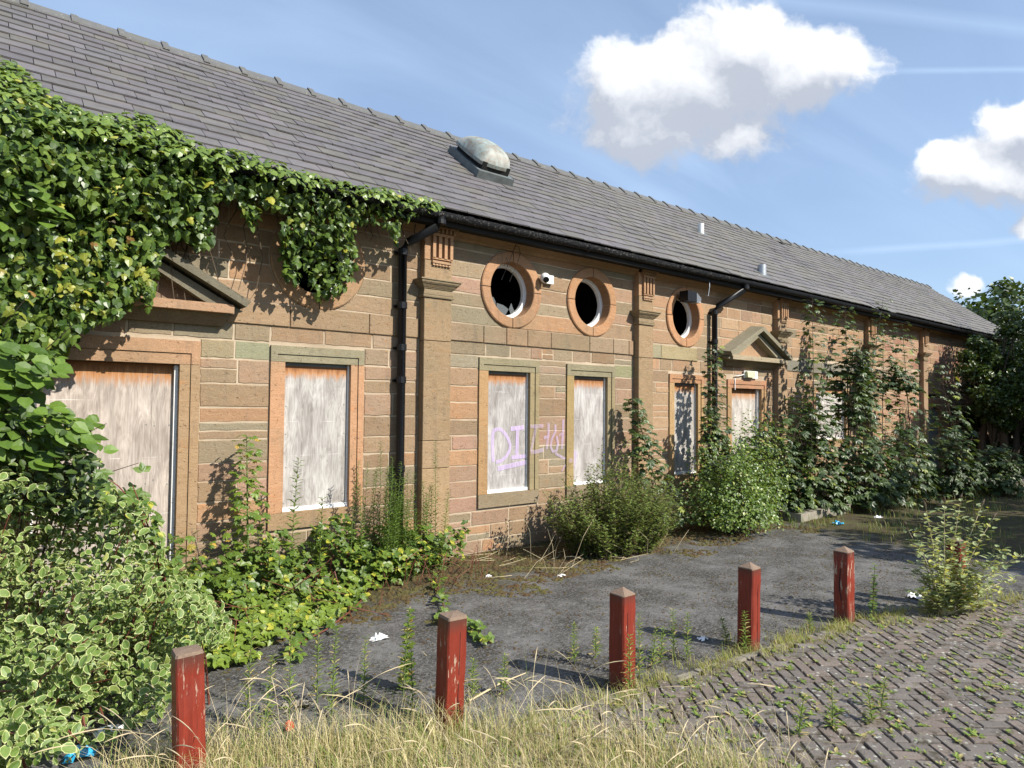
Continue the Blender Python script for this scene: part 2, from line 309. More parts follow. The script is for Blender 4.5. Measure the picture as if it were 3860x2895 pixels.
L_IVY = leafmat('ivy_leaf', (.040, .085, .014), (.17, .25, .042), (.36, .36, .05), .035, rough=.40, tr=.22, spec=.55)
L_HAZEL = leafmat('hazel_leaf', (.055, .11, .016), (.13, .22, .03), rough=.5)
L_DOG = leafmat('variegated_leaf', (.10, .17, .035), (.17, .255, .06), (.30, .33, .09), .06, edge=(.50, .54, .25), rough=.5, tr=.25)
L_BRAM = leafmat('bramble_leaf', (.065, .125, .02), (.19, .27, .035), (.40, .40, .05), .09, rough=.45)
L_SYC = leafmat('sycamore_leaf', (.022, .048, .012), (.070, .115, .022), (.22, .26, .04), .06, rough=.45, tr=.25)
L_SYCY = leafmat('young_sycamore_leaf', (.08, .14, .02), (.16, .24, .03), (.45, .30, .06), .07, rough=.45)
L_BIRCH = leafmat('birch_leaf', (.06, .12, .018), (.16, .24, .035), (.30, .34, .08), .08, rough=.42, tr=.25, spec=.6)
L_NET = leafmat('nettle_leaf', (.10, .15, .035), (.21, .27, .07), (.14, .11, .06), .12, rough=.55)
L_FLEA = leafmat('fleabane_leaf', (.07, .13, .018), (.15, .24, .03), rough=.55)
L_BUD = leafmat('buddleia_leaf', (.22, .29, .12), (.44, .49, .28), (.46, .47, .12), .18, rough=.6, tr=.3)
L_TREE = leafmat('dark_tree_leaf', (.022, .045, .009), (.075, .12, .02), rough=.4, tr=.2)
L_GRASS = leafmat('dry_grass', (.38, .33, .13), (.70, .60, .36), (.20, .30, .05), .25, rough=.7, tr=.2)
L_GREEN = leafmat('green_weed', (.10, .17, .025), (.22, .30, .05), (.40, .34, .14), .22, rough=.6)

L_EDGE = leafmat('edge_grass_blade', (.20, .26, .05), (.42, .42, .12), (.46, .38, .20), .25, rough=.65)

# ------------------------------------------------------------------ mesh helpers
ROOT = {}
def tag(o, label=None, cat=None, group=None, kind=None):
    if label: o['label'] = label
    if cat: o['category'] = cat
    if group: o['group'] = group
    if kind: o['kind'] = kind
    return o
def rootloc(p):
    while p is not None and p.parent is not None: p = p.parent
    return np.array(p.location) if p is not None else np.zeros(3)
def thing(name, label, cat, loc=(0, 0, 0), group=None):
    o = bpy.data.objects.new(name, None); COL.objects.link(o); o.location = tuple(float(v) for v in loc); o.empty_display_size = .1
    return tag(o, label, cat, group)
def obj(name, me, parent=None):
    o = bpy.data.objects.new(name, me); COL.objects.link(o)
    if parent is not None: o.parent = parent
    return o
def mesh(name, V, Fc, mats, parent=None, col=None, fac=None, smooth=False, midx=None, attr='col'):
    V = np.asarray(V, float)-rootloc(parent)
    me = bpy.data.meshes.new(name); me.from_pydata([tuple(v) for v in V], [], Fc); 
    for m in (mats if isinstance(mats, (list, tuple)) else [mats]): me.materials.append(m)
    if col is not None:
        a = me.color_attributes.new('col' if attr == 'col' else attr, 'FLOAT_COLOR', 'POINT')
        c = np.ones((len(V), 4)); c[:, :3] = np.asarray(col); a.data.foreach_set('color', c.ravel())
    if midx is not None: me.polygons.foreach_set('material_index', midx)
    if smooth: me.polygons.foreach_set('use_smooth', [True]*len(me.polygons))
    me.update(); return obj(name, me, parent)
class MB:
    def __init__(s): s.V = []; s.F = []; s.C = []; s.c = (1, 1, 1); s.mi = []; s.m = 0
    def add(s, V, F):
        n = len(s.V); s.V += [tuple(v) for v in V]; s.F += [tuple(i+n for i in f) for f in F]; s.C += [s.c]*len(V); s.mi += [s.m]*len(F)
    def box(s, x0, x1, y0, y1, z0, z1, skip=()):
        V = [(x0, y0, z0), (x1, y0, z0), (x1, y1, z0), (x0, y1, z0), (x0, y0, z1), (x1, y0, z1), (x1, y1, z1), (x0, y1, z1)]
        F = [(0, 3, 2, 1), (4, 5, 6, 7), (0, 1, 5, 4), (1, 2, 6, 5), (2, 3, 7, 6), (3, 0, 4, 7)]
        s.add(V, [f for i, f in enumerate(F) if i not in skip])
    def frustum(s, x0, x1, z0, z1, yb, p0, p1, e0=None, e1=None):   # moulding band on wall plane yb projecting p0 (bottom) to p1 (top), sides by e
        e0 = p0 if e0 is None else e0; e1 = p1 if e1 is None else e1
        V = [(x0-e0, yb-p0, z0), (x1+e0, yb-p0, z0), (x1+e0, yb+.002, z0), (x0-e0, yb+.002, z0), (x0-e1, yb-p1, z1), (x1+e1, yb-p1, z1), (x1+e1, yb+.002, z1), (x0-e1, yb+.002, z1)]
        s.add(V, [(0, 3, 2, 1), (4, 5, 6, 7), (0, 1, 5, 4), (1, 2, 6, 5), (2, 3, 7, 6), (3, 0, 4, 7)])
    def tube(s, P, r, sides=6, cap=False):
        P = [np.array(p, float) for p in P]; r = [r]*len(P) if np.isscalar(r) else r; V = []; F = []
        for i, p in enumerate(P):
            d = P[min(i+1, len(P)-1)]-P[max(i-1, 0)]; d /= (np.linalg.norm(d)+1e-9)
            a = np.cross(d, (0, 0, 1)) if abs(d[2]) < .9 else np.cross(d, (1, 0, 0)); a /= np.linalg.norm(a); b = np.cross(d, a)
            for k in range(sides):
                t_ = 2*math.pi*k/sides; V.append(p+r[i]*(a*math.cos(t_)+b*math.sin(t_)))
        for i in range(len(P)-1):
            for k in range(sides):
                k2 = (k+1) % sides; F.append((i*sides+k, i*sides+k2, (i+1)*sides+k2, (i+1)*sides+k))
        if cap: F.append(tuple(range(sides))[::-1]); F.append(tuple((len(P)-1)*sides+k for k in range(sides)))
        s.add(V, F)
    def build(s, name, mats, parent=None, smooth=False, kind=None, label=None):
        o = mesh(name, s.V, s.F, mats, parent, col=s.C, smooth=smooth, midx=s.mi)
        if kind: o['kind'] = kind
        if label: o['label'] = label
        return o

def T_(*v): return np.array(v, float)
# leaf templates: verts (x across, y along, z up), faces, edge value
def tmpl_fan(out, z=None, cen=(0, .42, 0), ev=None):
    V = [cen]+[(x, y, (z[i] if z else 0.)) for i, (x, y) in enumerate(out)]; n = len(out)
    return np.array(V, float), [(0, 1+i, 1+(i+1) % n) for i in range(n)], np.array([0.]+([1.]*n if ev is None else ev))
T_IVY = tmpl_fan([(0, 0), (.24, -.08), (.50, .16), (.30, .40), (.30, .62), (0, 1.), (-.30, .62), (-.30, .40), (-.50, .16), (-.24, -.08)], [.0, -.05, -.13, .0, -.08, -.16, -.08, .0, -.13, -.05], (0, .35, .05))
T_SYC = tmpl_fan([(0, 0), (.30, -.10), (.36, .10), (.62, .22), (.44, .42), (.52, .74), (.22, .64), (0, 1.), (-.22, .64), (-.52, .74), (-.44, .42), (-.62, .22), (-.36, .10), (-.30, -.10)],
                 [0, -.06, 0, -.13, -.02, -.12, 0, -.16, 0, -.12, -.02, -.13, 0, -.06], (0, .30, .04))
T_OVAL = tmpl_fan([(0, 0), (.20, .14), (.33, .40), (.25, .70), (0, 1.06), (-.25, .70), (-.33, .40), (-.20, .14)], [0, .03, .05, 0, -.12, 0, .05, .03], (0, .45, -.04))
T_HAZ = tmpl_fan([(0, 0), (.26, -.04), (.46, .25), (.50, .52), (.30, .80), (0, 1.08), (-.30, .80), (-.50, .52), (-.46, .25), (-.26, -.04)], [0, .0, .04, .04, -.03, -.12, -.03, .04, .04, 0], (0, .45, -.05))
T_DIA = (T_((-.0, 0, 0), (.27, .38, .05), (0, 1., -.06), (-.27, .38, .05)), [(0, 1, 2), (0, 2, 3)], T_(0, 1, 1, 1))
T_LAN = (T_((0, 0, 0), (.09, .35, .02), (.06, .75, -.03), (0, 1., -.1), (-.06, .75, -.03), (-.09, .35, .02)), [(0, 1, 2, 3), (0, 3, 4, 5)], T_(0, 1, 1, 1, 1, 1))
def _dog():
    V = [(0, 0, 0), (0, 1.04, -.16)]; F = []; E = [1., 1.]
    mid = [(0, .2, -.03), (0, .5, -.05), (0, .8, -.08)]
    for v in mid: V.append(v); E.append(0.)
    ins = [(.19, .21, .01), (.275, .48, .02), (.16, .79, -.03)]; outs = [(.24, .18, .03), (.34, .46, .04), (.23, .78, -.01)]
    for s_ in (1, -1):
        b = len(V)
        for v in ins: V.append((v[0]*s_, v[1], v[2])); E.append(.3)
        for v in outs: V.append((v[0]*s_, v[1], v[2])); E.append(1.)
        f = [(0, b, 2), (2, b, b+1, 3), (3, b+1, b+2, 4), (4, b+2, 1), (0, b+3, b), (b, b+3, b+4, b+1), (b+1, b+4, b+5, b+2), (b+2, b+5, 1)]
        F += [q if s_ == 1 else q[::-1] for q in f]
    return np.array(V, float), F, np.array(E)
T_DOG = _dog()

def norm(a): return a/(np.linalg.norm(a, axis=-1, keepdims=True)+1e-9)
def leafmesh(name, P, N, T, size, tm, mt, parent=None, wid=None, c0=None, curl=0.):
    """one mesh of many small leaves, each with its own place, facing, length and tint"""
    P = np.asarray(P, float); n = len(P)
    TV, TF, TE = tm; N = norm(N); T = norm(T-N*(np.sum(T*N, 1))[:, None]); X = np.cross(T, N)
    size = np.broadcast_to(size, (n,)); wd_ = size if wid is None else size*wid
    V = P[:, None, :]+X[:, None, :]*(TV[None, :, 0:1]*wd_[:, None, None])+T[:, None, :]*(TV[None, :, 1:2]*size[:, None, None])+N[:, None, :]*(TV[None, :, 2:3]*size[:, None, None]*(1.+curl))
    k = len(TV); V = V.reshape(-1, 3)-rootloc(parent)
    me = bpy.data.meshes.new(name); lens = np.array([len(f) for f in TF]); flat = np.concatenate([np.array(f) for f in TF])
    idx = (flat[None, :]+np.arange(n)[:, None]*k).ravel(); tot = np.tile(lens, n); st = np.concatenate([[0], np.cumsum(tot)[:-1]])
    me.vertices.add(n*k); me.vertices.foreach_set('co', V.ravel())
    me.loops.add(len(idx)); me.loops.foreach_set('vertex_index', idx.astype(np.int32))
    me.polygons.add(len(tot)); me.polygons.foreach_set('loop_start', st.astype(np.int32)); me.polygons.foreach_set('loop_total', tot.astype(np.int32))
    me.polygons.foreach_set('use_smooth', [False]*len(tot)); me.materials.append(mt)
    a = me.color_attributes.new('lc', 'FLOAT_COLOR', 'POINT'); C = np.ones((n, k, 4))
    r0 = rng.random(n) if c0 is None else np.clip(c0, 0, 1); C[:, :, 0] = r0[:, None]; C[:, :, 1] = TE[None, :]; C[:, :, 2] = rng.random(n)[:, None]
    a.data.foreach_set('color', C.ravel()); me.update(calc_edges=True); me.validate()
    return obj(name, me, parent)
def rand_dir(n): return norm(rng.normal(size=(n, 3)))
def inpoly(x, y, poly):
    r = np.zeros(len(x), bool); j = len(poly)-1
    for i in range(len(poly)):
        xi, yi = poly[i]; xj, yj = poly[j]
        r ^= ((yi > y) != (yj > y)) & (x < (xj-xi)*(y-yi)/(yj-yi+1e-12)+xi); j = i
    return r

# ------------------------------------------------------------------ ground
def sheet(name, poly, z, mt, kind='structure', n=None):
    o = mesh(name, [(x, y, z) for x, y in poly], [tuple(range(len(poly)))], mt); o['kind'] = kind; return o
sheet('ground', [(-300, -300), (300, -300), (300, 300), (-300, 300)], -.03, M_DIRT)
asph = sheet('asphalt_yard', [(-8, -3.6), (1.0, -3.35), (3.5, -3.55), (7.2, -4.3), (14, -5.5), (30, -6), (30, .05), (-8, .05)], 0., M_ASPH)
E1 = np.array([Rh[0], Rh[1]]); E2 = np.array([Fh[0], Fh[1]])        # paving axes: across and away
pav_poly = [(1.35, -3.36), (3.0, -3.50), (4.2, -3.62), (5.3, -3.76), (6.4, -4.08), (8.2, -4.75), (9.4, -6.2), (4.2, -6.6), (1.35, -4.6)]
paving = sheet('paving', pav_poly, .006, M_MOSS)
def paver_pieces():
    L, Wd = .156, .078; out = []
    for i in range(-110, 110):
        for j in range(-110, 110):
            # 90 degree herringbone on a 0.1 m lattice
            k = (i-j) % 4
            if k == 0: out.append((i*Wd, j*Wd, 0))
            elif k == 3: out.append((i*Wd, j*Wd, 1))
    return out
pl_ = []
for (a, b, k) in paver_pieces():
    ca, cb = (a+.078, b+.039) if k == 0 else (a+.039, b+.078)
    c = E1*ca+E2*cb+np.array([4.2, -4.4])
    if inpoly(np.array([c[0]]), np.array([c[1]]), pav_poly)[0]:
        px, py = PX((c[0], c[1], .02))
        z = (np.array([c[0], c[1], 0])-CP)@Fv
        if z > 1.5 and -300 < px < 4100: pl_.append((abs(px-2800)*0+z, c, k))
pl_.sort(key=lambda q: q[0])
vis = [q for q in pl_ if PX((q[1][0], q[1][1], 0))[1] < 2960]
hid = [q for q in pl_ if PX((q[1][0], q[1][1], 0))[1] >= 2960]
PVAR = []
for v in range(10):
    g_ = random.uniform(.12, .18); c = (g_*1.10, g_*.97, g_*.87) if v % 3 else (g_*1.15, g_*.94, g_*.80)
    b = MB(); b.c = c; hx, hy, ch = .0728, .0337, .005
    jt = lambda: random.uniform(-.0015, .0015)
    lo = [(-hx, -hy, -.02), (hx, -hy, -.02), (hx, hy, -.02), (-hx, hy, -.02)]; mi_ = [(x+jt(), y+jt(), .012) for x, y, _ in lo]; tp = [(x*(1-.06)+jt(), y*(1-.11)+jt(), .0165+jt()*.5) for x, y, _ in lo]
    b.add(lo+mi_+tp, [(0, 1, 5, 4), (1, 2, 6, 5), (2, 3, 7, 6), (3, 0, 4, 7), (4, 5, 9, 8), (5, 6, 10, 9), (6, 7, 11, 10), (7, 4, 8, 11), (8, 9, 10, 11)])
    PVAR.append(b)
pmesh = []
for b in PVAR:
    me = bpy.data.meshes.new('paver'); me.from_pydata(b.V, [], b.F); me.materials.append(M_PAVER); a = me.color_attributes.new('col', 'FLOAT_COLOR', 'POINT')
    cc = np.ones((len(b.V), 4)); cc[:, :3] = b.C; a.data.foreach_set('color', cc.ravel()); pmesh.append(me)
ang1 = math.atan2(E1[1], E1[0])
rest = MB()
for i, (z, c, k) in enumerate(vis+hid):
    an = ang1+(math.pi/2 if k else 0)+random.uniform(-.012, .012); v = random.randrange(10); dz = random.uniform(-.003, .004); tx, ty = random.uniform(-.02, .02), random.uniform(-.03, .03)
    if i < 300 and i < len(vis):
        o = obj('paver', pmesh[v], paving); o.location = (c[0], c[1], .012+dz); o.rotation_euler = (tx, ty, an)
    else:
        b = PVAR[v]; rest.c = b.C[0]; ca, sa = math.cos(an), math.sin(an)
        rest.add([(c[0]+x*ca-y*sa, c[1]+x*sa+y*ca, .012+dz+zz+y*tx-x*ty) for x, y, zz in b.V], b.F)
if rest.V: rest.build('pavers', M_PAVER, paving, kind='stuff')
# worn kerb edging along the paving
kb = [np.array(p) for p in pav_poly[:6]]
for i in range(5):
    a, b = kb[i], kb[i+1]; L = np.linalg.norm(b-a); d = (b-a)/L; nn = np.array([-d[1], d[0]]); s_ = 0.
    while s_ < L-.1:
        e_ = min(s_+random.uniform(.35, .6), L); m_ = MB(); p, q = a+d*(s_+.006), a+d*(e_-.006); h = random.uniform(.012, .028)
        V = [(*p, -.02), (*q, -.02), (*(q+nn*.07), -.02), (*(p+nn*.07), -.02), (*(p+nn*.006), h), (*(q+nn*.006), h+.003), (*(q+nn*.06), h-.002), (*(p+nn*.06), h)]
        m_.add(V, [(0, 1, 5, 4), (1, 2, 6, 5), (2, 3, 7, 6), (3, 0, 4, 7), (4, 5, 6, 7)]); m_.build('kerb_stone', M_CONC, paving); s_ = e_
# moss cushions and grit on the yard
def cushions(name, n, xs, ys, r, mt, hz=.45, f=None):
    X = rng.uniform(*xs, n); Y = rng.uniform(*ys, n)
    if f is not None: k = f(X, Y); X, Y = X[k], Y[k]
    n = len(X); R_ = rng.uniform(*r, n)**1.; V = []; Fc = []
    ang = np.arange(6)*math.pi/3
    th = rng.uniform(0, 6.28, n); asp = rng.uniform(.6, 1.6, n)
    ring = np.stack([np.cos(ang[None]+th[:, None])*R_[:, None]*asp[:, None], np.sin(ang[None]+th[:, None])*R_[:, None]], -1)*rng.uniform(.75, 1.2, (n, 6, 1))
    low = np.concatenate([ring+np.stack([X, Y], -1)[:, None], np.full((n, 6, 1), .0005)], -1)
    mid = np.concatenate([ring*.62+np.stack([X, Y], -1)[:, None], (R_*hz*rng.uniform(.6, 1.1, n))[:, None, None]*np.ones((n, 6, 1))], -1)
    top = np.concatenate([np.stack([X, Y], -1), (R_*hz*1.25)[:, None]], -1)[:, None]
    V = np.concatenate([low, mid, top], 1).reshape(-1, 3); F1 = []
    for k in range(6):
        k2 = (k+1) % 6; F1 += [(k, k2, 6+k2, 6+k), (6+k, 6+k2, 12)]
    Fc = [tuple(i+13*j for i in f_) for j in range(n) for f_ in F1]
    o = mesh(name, V, Fc, mt, smooth=True); o['kind'] = 'stuff'; return o
nz = lambda X, Y: (np.sin(X*5.1+Y*3.3)+np.sin(X*2.3-Y*7.1+1.)+np.sin(X*9.7+Y*11.)*.6)*.33
o = cushions('moss_bed', 11000, (1.2, 10), (-1.95, -.05), (.008, .028), M_MOSS, .5, lambda X, Y: Y+nz(X, Y)*.6 > -1.35)
tag(o, 'brown and green moss crusting the yard along the foot of the stone wall', 'moss')
o = cushions('moss_specks', 12000, (.6, 9), (-3.9, -.9), (.003, .011), M_MOSS, .5, lambda X, Y: nz(X*1.3, Y*1.3)+rng.normal(0, .35, len(X)) > .15)
tag(o, 'dark moss specks scattered over the grey asphalt in front of the bollards', 'moss')

# ------------------------------------------------------------------ the stone building
bld = thing('stone_building', 'long derelict single storey sandstone building with slate roof and boarded windows', 'building', (10, 1, 0))
PAL = [(.33, .225, .135), (.36, .24, .145), (.32, .215, .125), (.36, .235, .155), (.30, .235, .15), (.285, .24, .16), (.37, .235, .15), (.33, .22, .13), (.32, .245, .155), (.34, .245, .16)]
PALO = [(.43, .275, .155), (.41, .26, .15), (.43, .29, .17), (.40, .25, .145), (.43, .255, .145), (.37, .26, .155)]
PALR = [(.43, .25, .16), (.38, .20, .13), (.44, .27, .17), (.43, .28, .16)]
def stonecol(x, z):
    r = random.random()
    if x > 14.5: p = random.choice(PALR if r < .75 else PALO)
    elif x > 7.2: p = random.choice(PALO if r < .85 else PAL)
    elif r < .09: p = (.42, .245, .13)
    elif r < .15: p = (.38, .235, .165)
    else: p = random.choice(PAL)
    k = random.uniform(.80, 1.0); m_ = sum(p)/3*.82; return tuple((v*.86+m_*.14)*k for v in p)
GREEN = (.275, .238, .16)
OC = [(2.46, 3.0, .465, .325), (4.81, 3.0, .45, .325), (6.15, 3.0, .45, .325), (8.13, 2.985, .45, .325)]
# rectangular zones where no rubble course runs (openings with their dressed surrounds)
ZONES = [(.16, 1.43, -.1, 2.185), (2.02, 2.945, .50, 2.185), (4.345, 5.245, .545, 2.18), (5.70, 6.59, .545, 2.17), (7.745, 8.575, .545, 2.13), (9.20, 10.36, -.1, 2.10), (11.98, 13.42, .9, 2.15), (17.45, 18.45, -.1, 1.9)]
PIL = [(3.567, 3.907), (6.972, 7.275), (10.60, 10.90), (14.15, 14.45), (17.05, 17.3), (20.5, 20.8)]
low0 = [0, .16, .315, .468, .63, .80, .976, 1.13, 1.33, 1.48, 1.609, 1.815, 2.031, 2.195, 2.35]
low0r = [0, .16, .315, .468, .63, .82, 1.01, 1.153, 1.323, 1.528, 1.754, 1.887, 2.03, 2.205, 2.35]
lowL = [0, .14, .30, .46, .629, .809, .978, 1.152, 1.311, 1.485, 1.676, 1.859, 2.058, 2.205, 2.35]
lowM = [0, .14, .30, .46, .642, .818, .994, 1.164, 1.345, 1.515, 1.736, 1.889, 2.037, 2.205, 2.35]
lowR = [0, .14, .30, .46, .64, .80, .963, 1.131, 1.312, 1.494, 1.682, 1.881, 2.033, 2.205, 2.35]
low2 = [0, .15, .31, .47, .64, .82, .98, 1.15, 1.33, 1.50, 1.67, 1.85, 2.0, 2.17, 2.35]
upA = [2.552, 2.73, 2.90, 3.06, 3.21, 3.36, 3.50]
upB = [2.552, 2.747, 2.89, 3.063, 3.24, 3.375, 3.50]
SEG = [(-2.2, .16, low0), (.16, 2.02, low0), (2.02, 3.567, low0r), (3.907, 4.80, lowL), (4.80, 6.15, lowM), (6.15, 6.972, lowR), (7.275, 10.60, low2), (10.90, 14.15, low2), (14.45, 17.05, low2), (17.3, 20.5, low2), (20.8, 24., low2)]
UPS = [(-2.2, 1.62, [2.352, 2.552]), (8.43, 10.60, [2.352, 2.552]), (17.3, 20.5, [2.352, 2.552]), (20.8, 24., [2.352, 2.552]), (-2.2, 3.567, upA), (3.907, 6.972, upB), (7.275, 10.60, upB), (10.90, 14.15, upA), (14.45, 17.05, upA), (17.3, 20.5, upA), (20.8, 24., upA)]
def minus(iv, cut):
    out = []
    for a, b in iv:
        if cut[1] <= a or cut[0] >= b: out.append((a, b)); continue
        if cut[0] > a: out.append((a, cut[0]))
        if cut[1] < b: out.append((cut[1], b))
    return out
PEDZ = []
def cells(split=True):
    res = []
    for x0, x1, cs in SEG+UPS:
        for z0, z1 in zip(cs[:-1], cs[1:]):
            iv = [(x0, x1)]; zz = [(z0, z1)]
            for zn in ZONES:
                if zn[0] < x1 and zn[1] > x0 and zn[2] < z1-.02 and zn[3] > z0+.02: iv = minus(iv, (zn[0], zn[1]))
            for a, b in iv:
                if b-a < .03: continue
                oc = [q for q in OC if q[0] > a and q[0] < b and z1 > q[1]-q[2]+.01 and z0 < q[1]+q[2]-.01]
                cuts = [a]; L = b-a
                marks = sorted(q[0] for q in oc)
                for s0, s1 in zip([a]+marks, marks+[b]):
                    ln = s1-s0
                    eff = ln-(.45 if (s0 in marks) else 0)-(.45 if (s1 in marks) else 0)
                    k = max(1, int(round(eff/random.uniform(.30, .52)))) if eff > .55 else 1
                    st = s0+(.45 if s0 in marks else 0); en = s1-(.45 if s1 in marks else 0)
                    for i in range(1, k): cuts.append(st+(en-st)*(i+random.uniform(-.22, .22))/k)
                    cuts.append(s1)
                if not split: cuts = [a]+marks+[b]
                for c0_, c1_ in zip(cuts[:-1], cuts[1:]):
                    l = next((q for q in oc if abs(q[0]-c0_) < 1e-6), None); r = next((q for q in oc if abs(q[0]-c1_) < 1e-6), None)
                    res.append((c0_, c1_, z0, z1, l, r))
    return res
def edgex(q, z, side, rad):
    d = rad*rad-(z-q[1])**2; return q[0]+side*(math.sqrt(d) if d > 0 else 0.)
def outline(c, gap, rpad, n=4, jit=0.):
    x0, x1, z0, z1, l, r = c; z0 += gap; z1 -= gap; P = []
    j = lambda: random.uniform(-jit, jit)
    Lx = lambda z: (edgex(l, z, 1, l[2]+rpad) if l else x0+gap); Rx = lambda z: (edgex(r, z, -1, r[2]+rpad) if r else x1-gap)
    m_ = 6 if (l or r) else 2
    zs = [z0+(z1-z0)*i/m_ for i in range(m_+1)]
    if min(Rx(z)-Lx(z) for z in zs) < .012:
        zs2 = [z for z in np.linspace(z0, z1, 25) if Rx(z)-Lx(z) > .012]
        if len(zs2) < 4: return None
        zs = list(np.linspace(zs2[0], zs2[-1], m_+1))
    for z in zs: P.append((Rx(z)+j(), z+j()))
    xa, xb = Rx(zs[-1]), Lx(zs[-1])
    for i in range(1, n): P.append((xa+(xb-xa)*i/n, zs[-1]+j()))
    for z in zs[::-1]: P.append((Lx(z)+j(), z+j()))
    xa, xb = Lx(zs[0]), Rx(zs[0])
    for i in range(1, n): P.append((xa+(xb-xa)*i/n, zs[0]+j()))
    return P
wallb = MB()
for c in cells(False):
    P = outline((c[0]-.0, c[1]+.0, c[2], c[3], c[4], c[5]), 0., -.05, 1)
    if P: wallb.add([(x, .0005, z) for x, z in P], [tuple(range(len(P)))])
# other sides of the shell, floor and dark rooms behind the openings
wallb.box(-2.24, -2.2, -.0, 4.6, 0, 3.55); wallb.box(24., 24.04, 0, 4.6, 0, 3.55); wallb.box(-2.2, 24, 4.56, 4.6, 0, 3.55)
wall = None
wallb.V = [v for v in wallb.V]
wm = MB()
nb = len(wallb.F)
wall = wallb.build('wall', M_MORTAR, bld)
bpy.data.meshes[wall.data.name]
OPEN = [(.30, 1.275, -.1, 1.965), (2.155, 2.802, .655, 2.027), (4.477, 5.104, .643, 2.040), (5.831, 6.450, .643, 2.030), (7.868, 8.440, .655, 1.998), (9.334, 10.22, -.1, 1.955), (12.10, 13.30, 1.05, 2.03), (17.45, 18.45, -.1, 1.9)]
pk = MB()
def patch(a, b, c, d): pk.add([(a, .0012, c), (b, .0012, c), (b, .0012, d), (a, .0012, d)], [(0, 1, 2, 3)])
for zn, op in zip(ZONES, OPEN):
    if zn[3] > op[3]: patch(zn[0], zn[1], op[3], 2.35)
    if op[0] > zn[0]: patch(zn[0], op[0], 0, op[3])
    if zn[1] > op[1]: patch(op[1], zn[1], 0, op[3])
    if op[2] > 0: patch(op[0], op[1], 0, op[2])
for a, b_ in PIL: patch(a, b_, 0, 3.55)
patch(-2.2, 24, 2.35, 2.552); patch(-2.2, 24, 3.50, 3.55)
pk.build('mortar_bed', M_MORTAR, bld)
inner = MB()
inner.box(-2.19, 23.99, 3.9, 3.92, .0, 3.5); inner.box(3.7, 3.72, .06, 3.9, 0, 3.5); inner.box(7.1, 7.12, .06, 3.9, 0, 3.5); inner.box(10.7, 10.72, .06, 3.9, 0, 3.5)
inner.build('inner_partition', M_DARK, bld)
def stone_mesh(P, col, d=.0, ch=.007):
    b = MB(); b.c = col; n = len(P); P = np.array(P); cen = P.mean(0)
    dd = P-cen; ext = np.abs(dd).max(0); k = 1-ch/np.maximum(ext, .03)
    inn = cen+dd*k
    dp = random.uniform(-.0025, .004)
    V = [(x, .0035, z) for x, z in P]+[(x, d+.0015-dp*.3, z) for x, z in P*.5+(cen+dd*(1-.25*ch/np.maximum(ext, .03)))*.5]+[(x, -.004+d-dp, z) for x, z in inn]
    F = []
    for r_ in (0, 1):
        for i in range(n): F.append((r_*n+i, r_*n+(i+1) % n, (r_+1)*n+(i+1) % n, (r_+1)*n+i))
    F.append(tuple(2*n+i for i in range(n))); b.add(V, [f[::-1] for f in F]); return b
def resplit(cs):
    for c in cs:
        L, H_ = c[1]-c[0], c[3]-c[2]; q = random.random()
        if c[4] or c[5] or c[0] > 8 or H_ < .14: yield c
        elif q < .09 and L > .3:
            z = c[2]+H_*random.uniform(.4, .62); yield (c[0], c[1], c[2], z, None, None); yield (c[0], c[1], z, c[3], None, None)
        elif q < .17 and L > .36:
            x = c[0]+L*random.choice((.14, .2, .82)); yield (c[0], x, c[2], c[3], None, None); yield (x, c[1], c[2], c[3], None, None)
        elif q < .23 and L > .36:
            x = c[0]+L*random.uniform(.3, .6); z = c[2]+H_*.5; yield (c[0], x, c[2], c[3], None, None); yield (x, c[1], c[2], z, None, None); yield (x, c[1], z, c[3], None, None)
        else: yield c
allst = []
for c in resplit(cells()):
    gp = random.uniform(.0038, .0062)
    P = outline(c, gp, .006, 5, .0042)
    if P is None: continue
    col = stonecol(c[0], c[2])
    if 2.03 < c[2] < 2.1 and c[0] < 7.: col = tuple(v*random.uniform(.9, 1.1) for v in GREEN)
    b = stone_mesh(P[::-1] if False else P, col)
    area = (c[1]-c[0])*(c[3]-c[2]); z = (np.array([c[0], 0, c[2]])-CP)@Fv
    allst.append((-(area/z**3), b, c))
NST = 262
inview = [s_ for s_ in allst if s_[2][1] > .2]; back = [s_ for s_ in allst if s_[2][1] <= .2]
inview.sort(key=lambda q: q[0])
far = MB()
for i, (_, b, c) in enumerate(inview+back):
    if i < NST: b.build('stone', M_STONE, wall)
    else: far.add(b.V, b.F); far.C[-len(b.V):] = b.C
far.build('stones', M_STONE, wall, kind='stuff')

# string course blocks
sc = obj('string_course', bpy.data.meshes.new('string_course'), bld)
def block(name, x0, x1, y0, y1, z0, z1, col, parent, ch=.006, mt=None):
    b = MB(); b.c = col; j = lambda: random.uniform(-.0015, .0015)
    V = [(x0, y1, z0), (x1, y1, z0), (x1, y1, z1), (x0, y1, z1), (x0+j(), y0+ch, z0+j()), (x1+j(), y0+ch, z0+j()), (x1+j(), y0+ch, z1+j()), (x0+j(), y0+ch, z1+j()),
         (x0+ch, y0, z0+ch), (x1-ch, y0, z0+ch), (x1-ch, y0, z1-ch), (x0+ch, y0, z1-ch)]
    F = []
    for r_ in (0, 4):
        for i in range(4): F.append((r_+i, r_+(i+1) % 4, r_+4+(i+1) % 4, r_+4+i))
    F.append((8, 9, 10, 11)); b.add(V, F); return b.build(name, mt or M_RING, parent)
def course(x0, x1, z0, z1, cuts, pal):
    xs = [x0]+cuts+[x1]
    for a, b in zip(xs[:-1], xs[1:]):
        k = random.uniform(.93, 1.06); block('course_block', a+.003, b-.003, -.022, .005, z0, z1, tuple(v*k for v in random.choice(pal)), sc)
SCP = [(.33, .235, .15), (.35, .24, .155), (.30, .225, .145), (.33, .25, .17)]
